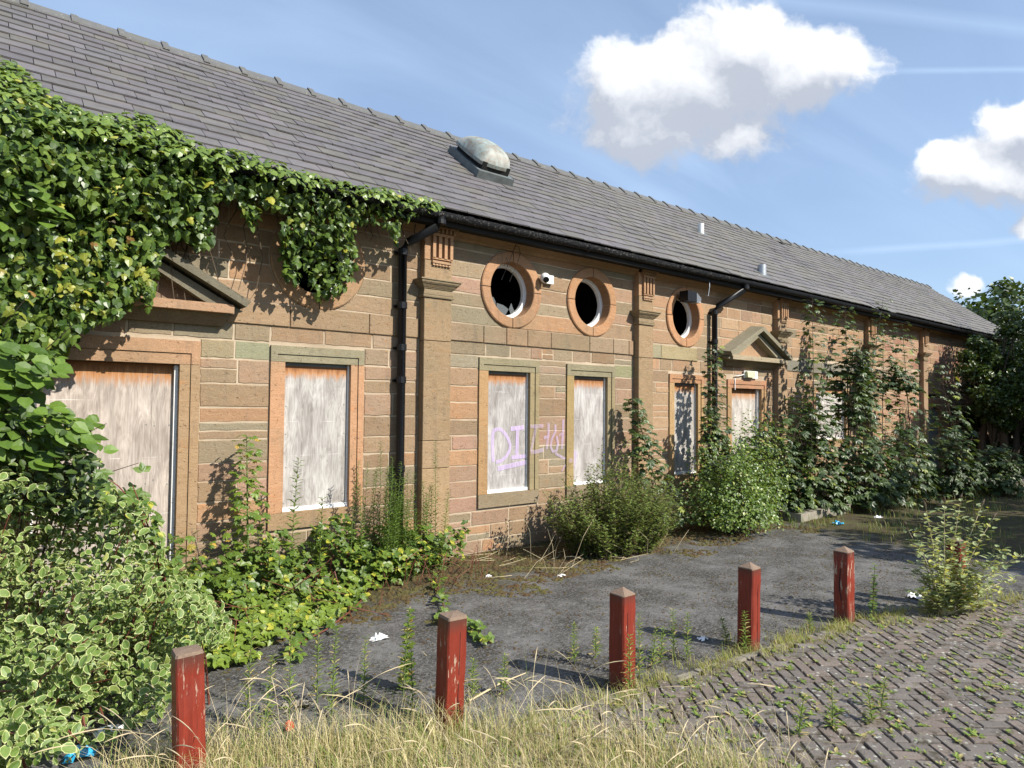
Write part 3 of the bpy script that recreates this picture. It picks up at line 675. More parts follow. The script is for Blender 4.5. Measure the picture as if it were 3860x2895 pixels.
course(1.63, 3.56, 2.349, 2.548, [2.19, 2.985], SCP); course(3.912, 6.965, 2.353, 2.548, [4.40, 4.73, 5.05, 5.43, 6.1, 6.55, 6.86], SCP)
course(7.28, 8.42, 2.338, 2.532, [7.55], [(.36, .30, .18), (.33, .30, .20)]); course(10.95, 14.1, 2.30, 2.50, [11.6, 12.3, 13.1], [(.25, .24, .20)]); course(14.5, 17.0, 2.30, 2.50, [15.3, 16.2], [(.36, .27, .2)])

# dressed surrounds, frames and boards -----------------------------------------------------------
def surround(par, x0, x1, zs, zh, lw, hh, colJ, colL, sill=True, depth=.055, colS=None, left=None):
    """lintel and two jambs in two stepped fasciae, open recess of the given depth"""
    lw2 = lw*.52
    def arch(parts, nm, col):
        b = MB(); b.c = col
        for p in parts: b.box(*p)
        return b.build(nm, M_RING, par)
    jz0 = zs
    for sgn, xa in ((-1, x0), (1, x1)):
        xi, xm, xo = xa, xa+sgn*lw2, xa+sgn*lw
        f = lambda a, b_: (min(a, b_), max(a, b_))
        arch([(*f(xi, xm), -.012, depth+.03, jz0, zh), (*f(xm+sgn*.004, xo), -.024, .02, jz0, zh), (*f(xm, xm+sgn*.004), -.004, .02, jz0, zh)], 'jamb', colJ if sgn > 0 or left is None else left)
    b = MB(); b.c = colL; h1 = hh*.45; 
    b.box(x0-lw2, x1+lw2, -.014, depth+.03, zh+.003, zh+h1); b.box(x0-lw2, x1+lw2, -.004, .02, zh+h1, zh+h1+.005)
    b.box(x0-lw, x1+lw, -.026, .02, zh+h1+.005, zh+hh); b.box(x0-lw, x0-lw2-.004, -.026, .02, zh+.003, zh+h1+.005); b.box(x1+lw2+.004, x1+lw, -.026, .02, zh+.003, zh+h1+.005)
    b.build('lintel', M_RING, par)
    if sill:
        b = MB(); b.c = colS or colJ; b.box(x0-lw, x1+lw, -.03, depth+.03, zs-.15, zs-.002); b.build('sill', M_RING, par)
def board(par, x0, x1, z0, z1, y, warm=(1, 1, 1), splits=()):
    xs = [x0]+list(splits)+[x1]
    for a, b_ in zip(xs[:-1], xs[1:]):
        b = MB(); b.c = warm; yy = y+random.uniform(-.001, .001); b.box(a+.001, b_-.001, yy, yy+.015, z0, z1); bo = b.build('board', M_PLY, par)
        k = MB()
        for zz_ in np.linspace(z0+.06, z1-.08, 5):
            for xx_ in (a+.03, b_-.03): xs_, zs_ = xx_+random.uniform(-.01, .01), zz_+random.uniform(-.03, .03); k.tube([(xs_, yy-.0015, zs_), (xs_, yy, zs_)], .0055, 6, True)
        k.build('screw_heads', M_COWLB, bo, kind='stuff')
def window(nm, x0, x1, zs, zh, lw, colJ, colL, warm, lab, left=None, colS=None, hh=.148):
    p = obj(nm, bpy.data.meshes.new(nm), bld); p['label'] = lab
    surround(p, x0, x1, zs, zh, lw, hh, colJ, colL, left=left, colS=colS)
    fr = MB(); fw = .022; y0, y1 = .046, .085
    fr.box(x0, x1, y0-.03, y1, zs, zs+.035); fr.box(x1-.012, x1, y0-.012, y1, zs+.035, zh); fr.box(x0, x0+.006, y0, y1, zs+.035, zh); fr.m = 1; fr.box(x0, x1, y0+.004, y1, zh-.028, zh)
    fr.build('frame', [M_WHITE, M_COWLB], p)
    board(p, x0+.008, x1-.014, zs+.036, zh-.028, .05, warm)
    return p
OR = (.50, .29, .17)
w1 = window('window', 2.155, 2.802, .655, 2.027, .135, OR, (.29, .265, .18), (1., 1., 1.), 'boarded window with orange stone jambs left of the nearest downpipe', colS=(.38, .265, .16))
w2 = window('window', 4.477, 5.104, .643, 2.040, .135, (.33, .27, .16), (.29, .26, .17), (.96, .97, 1.), 'boarded window sprayed with lilac letters DI', left=(.42, .27, .14), colS=(.29, .235, .16))
w3 = window('window', 5.831, 6.450, .643, 2.030, .130, (.32, .265, .16), (.28, .255, .17), (1., 1., 1.02), 'boarded window behind the nettle bush', left=(.36, .27, .13), colS=(.29, .235, .16))
w4 = window('window', 7.868, 8.440, .655, 1.998, .125, (.43, .29, .15), (.46, .25, .14), (1.05, 1.04, 1.03), 'boarded window beside the second downpipe', left=(.46, .31, .16), colS=(.42, .28, .15), hh=.13)
w5 = window('window', 12.10, 13.30, 1.05, 2.03, .12, (.40, .27, .16), (.30, .28, .22), (1.25, 1.25, 1.25), 'wide white boarded window behind the sycamore saplings', hh=.12)
# doors
def door(x0, x1, zh, lw, colJ, colL, warm, lab, splits=(), hh=.2):
    p = obj('door', bpy.data.meshes.new('door'), bld); p['label'] = lab
    surround(p, x0, x1, 0., zh, lw, hh, colJ, colL, sill=False, depth=.10)
    fr = MB(); fr.box(x1-.028, x1, .045, .11, .02, zh-.01); fr.box(x0, x0+.02, .075, .11, .02, zh-.01); fr.build('frame', M_WHITE, p)
    board(p, x0+.02, x1-.028, .03, zh-.0, .085, warm, splits); return p
d1 = door(.30, 1.275, 1.965, .155, (.38, .26, .155), (.43, .265, .16), (1.10, 1.0, .93), 'large boarded doorway under the ivy covered pediment', (1.09,), .20)
d2 = door(9.334, 10.22, 1.955, .125, (.46, .285, .15), (.47, .25, .15), (1.2, 1.17, 1.12), 'boarded doorway under the pediment beyond the second downpipe', (), .14)
d3 = obj('door', bpy.data.meshes.new('door'), bld); d3['label'] = 'grey arched doorway at the dark far end of the wall'
b = MB(); cxx, zz = 17.95, 1.6
for i in range(9):
    a0, a1 = math.pi*i/9, math.pi*(i+1)/9; V = []
    for a_ in (a0+.02, a1-.02):
        for r_ in (.40, .52): V += [(cxx+r_*math.cos(a_), -.02, zz-.12+r_*.55*math.sin(a_)), (cxx+r_*math.cos(a_), .06, zz-.12+r_*.55*math.sin(a_))]
    b.c = random.choice(PALR); b.add(V, [(0, 4, 6, 2), (1, 3, 7, 5), (0, 1, 5, 4), (2, 6, 7, 3), (0, 2, 3, 1), (4, 5, 7, 6)])
b.build('arch_stones', M_RING, d3)
b = MB(); b.c = (.36, .42, .42); b.box(17.45, 18.45, .05, .07, 0, 1.9); b.build('panel', M_PLY, d3)
b = MB(); b.c = (.4, .22, .14); b.box(17.45, 18.45, .003, .045, 1.72, 1.93); b.box(17.45, 17.55, -.01, .05, 0, 1.5); b.box(18.35, 18.45, -.01, .05, 0, 1.5); b.build('jamb', M_RING, d3)

# oculus windows
def oculus(cx, cz, ro, ri, col, lab, shards=False):
    p = obj('oculus_window', bpy.data.meshes.new('oculus_window'), bld); p['label'] = lab
    for q in range(4):
        b = MB(); k = random.uniform(.92, 1.07); b.c = tuple(v*k for v in col); n = 14; V = []
        prof = [(ro, .02), (ro, -.022), (ro-.012, -.032), (ri+.008, -.032), (ri, -.024), (ri, .20)]
        a0 = math.pi/2*q+.008/ri*.6; a1 = math.pi/2*(q+1)-.008/ri*.6
        for i in range(n+1):
            a_ = a0+(a1-a0)*i/n
            for r_, y in prof: V.append((cx+r_*math.cos(a_), y, cz+r_*math.sin(a_)))
        m_ = len(prof); F = [(i*m_+j, i*m_+j+1, (i+1)*m_+j+1, (i+1)*m_+j) for i in range(n) for j in range(m_-1)]+[tuple(range(m_))[::-1], tuple(n*m_+j for j in range(m_))]
        b.add(V, [f[::-1] for f in F]); b.build('ring_stone', M_RING, p)
    b = MB(); b.c = (.5, .42, .31); n = 48
    V = [(cx+r_*math.cos(2*math.pi*i/n), y, cz+r_*math.sin(2*math.pi*i/n)) for i in range(n) for r_, y in ((ro-.004, -.018), (ri+.006, -.018), (ri+.006, .19))]
    b.add(V, [((i*3+j), ((i+1) % n)*3+j, ((i+1) % n)*3+j+1, i*3+j+1) for i in range(n) for j in (0, 1)]); b.build('joint_mortar', M_MORTAR, p)
    b = MB(); V = []; pr = [(ri+.003, .115), (ri-.035, .115), (ri-.042, .125), (ri-.042, .17), (ri+.003, .17)]
    for i in range(n):
        a_ = 2*math.pi*i/n
        for r_, y in pr: V.append((cx+r_*math.cos(a_), y, cz+r_*math.sin(a_)))
    b.add(V, [((i*5+j), ((i+1) % n)*5+j, ((i+1) % n)*5+j+1, i*5+j+1) for i in range(n) for j in range(4)]); b.build('frame', M_WHITE2, p, smooth=False)
    if shards:
        ri2 = ri-.04
        for pts in ([(-.98, -.18), (-.80, -.25), (-.52, -.28), (-.42, -.45), (-.38, -.92), (-.7, -.7), (-.9, -.42)], [(-.36, -.93), (-.36, -.5), (0, -.56), (.28, -.70), (.1, -.98), (-.1, -.99)], [(.3, -.68), (.42, -.42), (.5, -.6), (.62, -.78), (.4, -.91)]):
            b = MB(); V = [(cx+x*ri2, .150, cz+z*ri2) for x, z in pts]; V2 = [(x, y+.004, z) for x, y, z in V]; k = len(V)
            b.add(V+V2, [tuple(range(k)), tuple(range(2*k-1, k-1, -1))]+[(i, (i+1) % k, k+(i+1) % k, k+i) for i in range(k)]); b.build('glass_shard', M_GLASS, p)
    return p
oculus(*OC[0], (.40, .255, .15), 'round window half hidden by hanging ivy')
oculus(*OC[1], (.45, .265, .155), 'round window with broken glass left of the security camera', True)
oculus(*OC[2], (.47, .27, .15), 'round window right of the security camera')
oculus(*OC[3], (.49, .275, .155), 'round window under the black floodlight')

# pilasters
def pilaster(x0, x1, col, detail=True):
    p = obj('pilaster', bpy.data.meshes.new('pilaster'), bld); pr = .10
    def shaft(z0, z1, c, dy=0., dx=0.):
        k = random.uniform(.92, 1.08); block('shaft_block', x0-dx, x1+dx, -pr-dy, .006, z0+.002, z1-.002, tuple(v*k for v in c), p, .005)
    shaft(0, .26, (.30, .24, .165), .012, .012); shaft(.26, .98, (.38, .27, .16)); shaft(.98, 1.27 if detail else 1.5, (.37, .265, .165)); shaft(1.27 if detail else 1.5, 2.32, col); shaft(2.32, 2.775, col)
    shaft(2.96, 3.17, col); shaft(3.17, 3.50, (.44, .27, .16), -.004)
    cap = MB(); cap.c = (.30, .235, .15)
    for z0, z1, a, b_ in ((2.775, 2.785, .018, .022), (2.785, 2.80, .022, .022), (2.80, 2.806, .008, .008), (2.806, 2.825, .013, .015), (2.825, 2.868, .004, .004), (2.868, 2.878, .014, .018), (2.878, 2.915, .022, .052), (2.915, 2.924, .056, .056), (2.924, 2.95, .064, .074), (2.95, 2.962, .082, .082)):
        cap.frustum(x0, x1, z0, z1+.0005, -pr+.001, a, b_)
    # mouldings return to the wall
    capv = []
    for v in cap.V: capv.append((v[0], min(v[1], .004) if v[1] < -pr+.0 else .004, v[2]))
    cap.V = capv; cap.build('capital', M_RING, p)
    w_ = x1-x0; tg = MB(); tg.c = (.46, .28, .165)
    ta, tb = x0+w_*.24, x1-w_*.02
    tg.frustum(ta, tb, 3.185, 3.20, -pr, .022, .022, 0, 0); bw = (tb-ta)/7.
    for k in range(4): tg.box(ta+k*2*bw, ta+k*2*bw+bw, -pr-.030, -pr, 3.20, 3.43)
    tg.frustum(ta-.004, tb+.004, 3.43, 3.457, -pr, .034, .034, 0, 0); tg.build('triglyph', M_RING, p)
    gt = MB(); gt.c = (.44, .29, .18); gt.box(ta, tb-.01, -pr-.026, -pr, 3.142, 3.168)
    for k in range(6): xx = ta+.004+k*(tb-ta-.02)/6.; gt.frustum(xx+.004, xx+(tb-ta)/6.-.012, 3.118, 3.142, -pr, .024, .014, .003, -.002)
    gt.build('guttae', M_RING, p)
    dn = MB(); dn.c = (.42, .27, .165)
    for k in range(6): xx = ta-.01+k*(tb-ta+.05)/6.; dn.box(xx, xx+.026, -pr-.058, -pr, 3.467, 3.51)
    dn.frustum(ta-.02, tb+.05, 3.51, 3.527, -pr, .062, .062, .0, .0); dn.box(ta-.02, tb+.04, -pr-.02, -pr, 3.457, 3.51); dn.build('dentils', M_RING, p)
    return p
for i, (a, b_) in enumerate(PIL): pilaster(a, b_, (.34, .245, .15) if i < 2 else (.37, .26, .17), i < 2)
# eaves cornice moulding between pilasters, soffit and fascia
cn = MB(); cn.c = (.38, .25, .145)
prev = -2.2
for a, b_ in PIL+[(24., 24.)]:
    if a > prev: cn.frustum(prev, a, 3.455, 3.478, 0., .025, .04, 0, 0); cn.frustum(prev, a, 3.478, 3.50, 0., .06, .07, 0, 0); cn.frustum(prev, a, 3.50, 3.528, 0., .08, .105, 0, 0)
    prev = b_
cn.build('cornice', M_RING, bld)
sf = MB(); sf.box(-2.3, 24.05, -.285, .01, 3.53, 3.55); sf.box(-2.3, 24.05, -.305, -.285, 3.50, 3.63); sf.build('soffit', M_SOFFIT, bld)

# pediments
def pediment(xc, hw, z0, rise, col, lab, grey):
    p = obj('pediment', bpy.data.meshes.new('pediment'), bld); p['label'] = lab
    b = MB(); b.c = col; b.box(xc-hw*.93, xc+hw*.93, -.20, .004, z0, z0+.055); b.box(xc-hw*.93, xc+hw*.93, -.180, .004, z0+.055, z0+.075); b.build('base_cornice', M_RING, p)
    b = MB(); b.c = (.22, .17, .11); b.frustum(xc-hw*.88, xc+hw*.88, z0-.10, z0-.002, 0, .045, .125, 0, .03); b.build('bed_mould', M_RING, p)
    zb = z0+.05; zt = z0+.05+rise
    b = MB(); b.c = (.44, .29, .18) if xc > 5 else (.24, .17, .12); b.add([(xc-hw*.8, -.02, zb+.02), (xc+hw*.8, -.02, zb+.02), (xc, -.02, zt-.06)], [(0, 1, 2)]); b.build('tympanum', M_RING, p)
    for s_ in (-1, 1):
        x_e, x_a = xc+s_*hw, xc
        for nm, o0, o1, pr, cc in (('raking_cornice', .045, .135, .24, grey), ('inner_rake', -.045, .043, .15, tuple(v*1.1 for v in grey))):
            sl = rise/hw; L = math.hypot(1, sl); nx, nzz = sl/L*s_, 1/L
            b = MB(); b.c = cc
            a0 = np.array([x_e, z0+.02]); a1 = np.array([x_a, z0+.02+rise]); n2 = np.array([nx, nzz])
            q = [a0+n2*o0, a1+np.array([0, o0*L]), a1+np.array([0, o1*L]), a0+n2*o1]
            if o0 < 0: q[0] = q[0]-np.array([s_*.09, -.0]); 
            fr = [(x, -pr, z) for x, z in q]; fr[2] = (fr[2][0], -pr-.0, fr[2][2]-.03); fr[3] = (fr[3][0], -pr, fr[3][2]-.03); bk = [(x, .003, z) for x, z in q]
            V = fr+bk; F = [(0, 1, 2, 3), (7, 6, 5, 4), (0, 4, 5, 1), (1, 5, 6, 2), (2, 6, 7, 3), (3, 7, 4, 0)]
            b.add(V, F if s_ < 0 else [f[::-1] for f in F]); b.build(nm, M_RING, p)
    return p
pediment(.78, .93, 2.405, .50, (.40, .26, .165), 'ivy covered stone pediment over the nearest doorway', (.17, .155, .115))
pediment(9.90, .88, 2.40, .43, (.40, .34, .24), 'stone pediment over the far doorway', (.27, .25, .185))

# gutters and downpipes
gt = MB(); n = 7; V = []
for X_ in np.linspace(-2.3, 24.05, 60):
    zo = -.0016*(X_); sag = .004*math.sin(X_*1.3)
    for i in range(n+1):
        a_ = math.pi+math.pi*i/n; V.append((X_, -.345+.055*math.cos(a_), 3.615+sag+.068*math.sin(a_)+(.0)))
gt.add(V, [(i*(n+1)+j, i*(n+1)+j+1, (i+1)*(n+1)+j+1, (i+1)*(n+1)+j) for i in range(59) for j in range(n)])
gutter = gt.build('gutter', M_GUTTER, bld, smooth=True)
for X_ in np.arange(-1.5, 24, 1.8):
    b = MB(); V = []
    for xx in (X_, X_+.07):
        for i in range(n+1):
            a_ = math.pi+math.pi*i/n; V.append((xx, -.345+.062*math.cos(a_), 3.617+.075*math.sin(a_)))
    b.add(V, [(j, j+1, n+2+j, n+1+j) for j in range(n)]); b.build('gutter_joint', M_GUTTER, gutter)
def downpipe(xt, xb, lab, zbend=3.27):
    p = MB(); r = .043; p.tube([(xt, -.345, 3.56), (xt, -.345, 3.50), (xt-.03, -.33, 3.46), (xb+.04, -.115, zbend+.04), (xb, -.085, zbend-.03), (xb, -.085, .02)], [r*1.12, r, r, r, r, r], 12)
    o = p.build('downpipe', M_BLACK, bld, smooth=True, label=lab)
    for z in (zbend-.06, 2.66, 2.23 if xb < 5 else 2.4, 1.9, 1.0, .35):
        b = MB(); b.tube([(xb, -.085, z-.035), (xb, -.085, z+.03), (xb, -.085, z+.031)], [r+.008, r+.008, r+.002], 12, True); b.box(xb-.058, xb+.058, -.035, .0, z-.02, z+.005); b.build('pipe_collar', M_BLACK, o, smooth=False)
    b = MB(); b.tube([(xt, -.345, 3.49), (xt, -.345, 3.535)], r+.012, 12, True); b.build('pipe_collar', M_BLACK, o)
downpipe(3.60, 3.315, 'black downpipe beside the nearest pilaster')
downpipe(9.20, 8.76, 'black downpipe left of the far doorway', 3.17)

# roof: slates, ridge tiles
EY, EZ, RY, RZ = -.335, 3.645, 2.2, 5.63
SL = math.hypot(RY-EY, RZ-EZ); sdy, sdz = (RY-EY)/SL, (RZ-EZ)/SL; ny, nz_ = -sdz, sdy
rf = MB(); rf.add([(-2.3, EY+.03, EZ-.03), (24.05, EY+.03, EZ-.03), (24.05, RY, RZ-.03), (-2.3, RY, RZ-.03), (-2.3, 2*RY-EY, EZ-.03), (24.05, 2*RY-EY, EZ-.03)], [(0, 1, 2, 3), (3, 2, 5, 4)])
rf.add([(-2.29, EY+.06, 3.56), (-2.29, RY, RZ-.05), (-2.29, 2*RY-EY, 3.56), (24.04, EY+.06, 3.56), (24.04, RY, RZ-.05), (24.04, 2*RY-EY, 3.56)], [(0, 1, 2), (3, 5, 4)])
roof = rf.build('roof', M_SOFFIT, bld)
NR = 17; EXPO = SL/NR
SVAR = []
for v in range(14):
    g_ = random.uniform(.10, .14); tint = random.choice([(1.05, .97, 1.0), (1.07, 1.0, .95), (1.03, .98, 1.0), (1.10, 1.03, .90)]); jt = lambda s=.004: random.uniform(-s, s)
    hw = .5; th = .013; Lh = EXPO*1.55; bl = jt(.006)
    V = [(-hw, 0+bl, 0), (hw, 0-bl+jt(), 0), (hw, Lh, 0), (-hw, Lh, 0)]; V = V+[(x, y, th+jt(.002)) for x, y, z in V]
    SVAR.append((V, [(0, 1, 5, 4), (1, 2, 6, 5), (3, 0, 4, 7), (4, 5, 6, 7)], tuple(g_*c_ for c_ in tint)))
sme = []
for V, F_, c in SVAR:
    me = bpy.data.meshes.new('slate'); me.from_pydata(V, [], F_); me.materials.append(M_SLATE); a = me.color_attributes.new('col', 'FLOAT_COLOR', 'POINT')
    a.data.foreach_set('color', np.tile(np.array(c+(1.,)), (8, 1)).ravel()); sme.append(me)
lst = []
for r_ in range(NR):
    X_ = -2.3+(.14 if r_ % 2 else 0.)
    while X_ < 24.05:
        wd_ = .285+random.uniform(-.012, .012); lst.append((r_, X_, wd_)); X_ += wd_
def srank(q):
    r_, X_, wd_ = q; P = (X_+wd_/2, EY+sdy*(r_+.5)*EXPO, EZ+sdz*(r_+.5)*EXPO); px, py = PX(P)
    z = (np.array(P)-CP)@Fv
    return z if (px > -80 and py > -60) else 1e6+z
lst.sort(key=srank)
missing = {(r_, i) for r_, i in ()}
srest = MB(); SLIP = {random.randrange(40, 1500): (random.uniform(.02, .07), random.uniform(-.03, .03)) for _ in range(26)}
tilt = .017/(EXPO*1.0)
for i, (r_, X_, wd_) in enumerate(lst):
    if 14.2 < X_ < 14.9 and r_ >= 15 and random.random() < .6: continue
    v = random.randrange(14); V, F_, c = SVAR[v]; s0 = r_*EXPO+random.uniform(-.006, .006); lift = .004+random.uniform(-.001, .003)
    ax = math.atan2(sdz, sdy)-tilt*.75; rz = random.uniform(-.012, .012)
    oy, oz = EY+sdy*s0+ny*lift, EZ+sdz*s0+nz_*lift+.006
    oy += ny*.016; oz += nz_*.016+.010*math.sin(X_*.9)*math.sin(math.pi*(r_+.5)/NR)+.006*math.sin(X_*2.3+1.)*math.sin(math.pi*(r_+.5)/NR)
    if i in SLIP: oy -= sdy*SLIP[i][0]; oz -= sdz*SLIP[i][0]; rz += SLIP[i][1]
    if i < 300:
        o = obj('slate', sme[v], roof); o.location = (X_+wd_/2-10, oy-1, oz); o.rotation_euler = (ax, 0, 0); o.scale = (wd_-.006, 1, 1)
        o.rotation_euler[1] = -rz*.3
    else:
        ca, sa = math.cos(ax), math.sin(ax); srest.c = c
        srest.add([(X_+wd_/2+x*(wd_-.006)-y*rz, oy+y*ca-z*sa, oz+y*sa+z*ca+x*rz*.3) for x, y, z in V], F_)
srest.build('slates', M_SLATE, roof, kind='stuff')
X_ = -2.3; i = 0
bed = MB(); n_ = 300; Vb = []
for k in range(n_+1):
    xx = -2.3+26.35*k/n_; w_ = .125+random.uniform(-.008, .02)
    Vb += [(xx, RY-w_*sdy-.0, RZ-w_*sdz+.030+random.uniform(-.004, .010)), (xx, RY-.03, RZ+.02)]
bed.add(Vb, [(2*k, 2*k+2, 2*k+3, 2*k+1) for k in range(n_)]); bed.build('ridge_bedding', M_BED, roof)
while X_ < 24.0:
    L = .425; b = MB(); dz = random.uniform(-.006, .008); tl = random.uniform(-.006, .006)
    for (xa, xb_, up_, wg) in ((0, L-.004, 0., .17), (L-.06, L+.008, .024, .182)):
        V = []
        for xx in (X_+xa, X_+xb_):
            t_ = tl*(xx-X_)/L
            for y_, z_ in ((-wg*sdy-.0, -wg*sdz), (-.03, -.012), (0, .012), (.03, -.012), (wg*sdy, -wg*sdz)): V.append((xx, RY+y_*1.0+0, RZ+z_+.062+up_+dz+t_))
            for y_, z_ in ((wg*sdy, -wg*sdz-.022), (-wg*sdy, -wg*sdz-.022)): V.append((xx, RY+y_, RZ+z_+.062+up_+dz+t_))
        b.add(V, [(j, (j+1) % 7, 7+(j+1) % 7, 7+j) for j in range(7)]+[tuple(range(7))[::-1], tuple(range(7, 14))])
    b.build('ridge_tile', M_RIDGE, roof); X_ += L
def onroof(px, py, off=0.):
    r = ray(px, py); n3 = np.array([0, ny, nz_]); P0 = np.array([0, EY, EZ])+n3*(.02+off); t_ = ((P0-CP)@n3)/(r@n3); return CP+r*t_
# roof cowl
A_ = onroof(1690, 572); B_ = onroof(1795, 668); C_ = onroof(1922, 700)
print('cowl', A_, B_, C_)
sdir = np.array([0, sdy, sdz]); nrm = np.array([0, ny, nz_])
cw = (C_-B_)[0]; x0 = B_[0]; s0 = (B_-np.array([0, EY, EZ]))@sdir; s1 = (A_-np.array([0, EY, EZ]))@sdir
cowl = obj('roof_cowl', bpy.data.meshes.new('roof_cowl'), bld); cowl['label'] = 'weathered domed metal ventilator cowl on the slate slope'
def rp(x, s, h): return np.array([x, EY, EZ])+sdir*s+nrm*(.03+h)
def rbox(b, xa, xb_, sa, sb_, ha, hb, tp=0.):
    V = [rp(xa, sa, ha), rp(xb_, sa, ha), rp(xb_, sb_, ha), rp(xa, sb_, ha), rp(xa+tp, sa+tp, hb), rp(xb_-tp, sa+tp, hb), rp(xb_-tp, sb_-tp, hb), rp(xa+tp, sb_-tp, hb)]
    b.add(V, [(0, 3, 2, 1), (4, 5, 6, 7), (0, 1, 5, 4), (1, 2, 6, 5), (2, 3, 7, 6), (3, 0, 4, 7)])
xl, xr = x0, x0+max(.6, cw); sa, sb_ = s0, max(s1, s0+.6)
b = MB(); rbox(b, xl, xr, sa, sb_, -.04, .085, .01); b.build('kerb_frame', M_COWLB, cowl)
b = MB(); rbox(b, xl+.08, xr-.08, sa+.08, sb_-.08, .085, .19); b.build('throat', M_SOFFIT, cowl)
b = MB(); V = []; F = []; xm, sm = (xl+xr)/2, (sa+sb_)/2+.02; hx, hs = (xr-xl)/2*.92, (sb_-sa)/2*.90; NN = 12
grid = []
for i in range(NN+1):
    for j in range(NN+1):
        u = -1+2*i/NN; v = -1+2*j/NN
        pr_ = max(0, (1-abs(u)**2.6))**.5*max(0, (1-abs(v)**2.6))**.5
        V.append(rp(xm+u*hx*(1-.10*v*v), sm+v*hs*(1-.10*u*u), .185+.19*pr_*(1-.12*v)))
for i in range(NN):
    for j in range(NN): a_ = i*(NN+1)+j; F.append((a_, a_+NN+1, a_+NN+2, a_+1))
k0 = len(V)
b.add(V, F)
rim = [i*(NN+1) for i in range(NN+1)]+[NN*(NN+1)+j for j in range(1, NN+1)]+[i*(NN+1)+NN for i in range(NN-1, -1, -1)]+[j for j in range(NN-1, 0, -1)]
low = [V[i]-nrm*.045 for i in rim]; b.add([V[i] for i in rim]+low, [(i, (i+1) % len(rim), len(rim)+(i+1) % len(rim), len(rim)+i) for i in range(len(rim))])
b.build('dome', M_COWL, cowl, smooth=True)
# flues
for (px, py, hgt, lab) in ((2642, 878, .17, 'short white flue pipe high on the slates'), (2872, 1032, .15, 'grey flue pipe low on the slates near the gutter')):
    P = onroof(px, py); b = MB(); b.tube([P-(0, 0, .05), P+(0, 0, hgt)], .055 if py < 900 else .07, 14); fl = b.build('flue_pipe', M_WHITE2 if py < 900 else M_PIPEM, bld, smooth=True, label=lab)
    b = MB(); b.m = 0; Q = P; V = [Q+np.array([-.13, 0, 0])-sdir*.14+nrm*.012, Q+np.array([.13, 0, 0])-sdir*.14+nrm*.012, Q+np.array([.13, 0, 0])+sdir*.1+nrm*.016, Q+np.array([-.13, 0, 0])+sdir*.1+nrm*.016]
    V += [v-nrm*.01 for v in V]; b.add(V, [(0, 1, 2, 3), (0, 4, 5, 1), (1, 5, 6, 2), (3, 2, 6, 7), (0, 3, 7, 4)]); b.build('flashing', M_COWLB, fl)

# graffiti strokes (spray paint lying on board, jamb and stones)
gz = lambda x, y, Y: W(1700+x*.27125, 1500+y*.27125, Y)
STK = [([(588, 890), (578, 640), (582, 500), (600, 450), (650, 430), (700, 445), (755, 500), (800, 580), (822, 660), (815, 730), (770, 810), (700, 875), (625, 892)], .048, .022, 'b', .8),
       ([(830, 430), (925, 420), (1015, 408)], .048, .028, 'b', .9), ([(927, 440), (920, 620), (915, 815)], .048, .026, 'b', .8), ([(840, 828), (940, 820), (1040, 808)], .048, .024, 'b', .85), ([(650, 985), (820, 945), (1040, 895)], .048, .030, 'b', .75),
       ([(1105, 395), (1200, 392), (1285, 388)], -.028, .024, 'j', .35), ([(1185, 400), (1150, 560), (1115, 740)], -.028, .022, 'j', .3), ([(1110, 760), (1200, 745), (1290, 718)], -.028, .026, 'j', .35),
       ([(1355, 350), (1358, 480), (1340, 600), (1330, 715)], -.0075, .020, 's', .45), ([(1450, 370), (1452, 470), (1400, 570), (1385, 680), (1415, 745), (1465, 735), (1488, 640), (1470, 530)], -.0075, .018, 's', .5),
       ([(1562, 300), (1555, 500), (1542, 710)], -.0075, .020, 's', .45), ([(1290, 560), (1345, 535)], -.0075, .018, 's', .5), ([(1450, 770), (1520, 810), (1585, 845)], -.0075, .018, 's', .45), ([(1500, 530), (1540, 490)], -.0075, .014, 's', .4),
       ([(1540, 1020), (1590, 930)], -.0075, .014, 's', .35), ([(1640, 880), (1690, 860)], -.029, .03, 'j', .3), ([(1735, 730), (1725, 840), (1700, 970)], .048, .035, 'b', .45)]
gr_ = obj('graffiti', bpy.data.meshes.new('graffiti'), bld); gr_['label'] = 'faded lilac spray painted letters reading DI and a scrawl'
for i, (pts, Y, wdt, _, al_) in enumerate(STK):
    Pq = [gz(x, y, Y-.0006*(i % 5)-.002) for x, y in pts]; P2 = []
    for k in range(len(Pq)-1):
        for t_ in np.linspace(0, 1, 4)[:-1]: P2.append(Pq[k]*(1-t_)+Pq[k+1]*t_)
    P2.append(Pq[-1]); V = []
    for k, p in enumerate(P2):
        d = P2[min(k+1, len(P2)-1)]-P2[max(k-1, 0)]; d[1] = 0; d /= np.linalg.norm(d)+1e-9; s_ = np.array([-d[2], 0, d[0]])*wdt*.92
        V += [p+s_, p-s_]
    o = mesh('spray_stroke', V, [(2*k, 2*k+1, 2*k+3, 2*k+2) for k in range(len(P2)-1)], M_SPRAY, gr_, col=np.full((len(V), 3), al_))

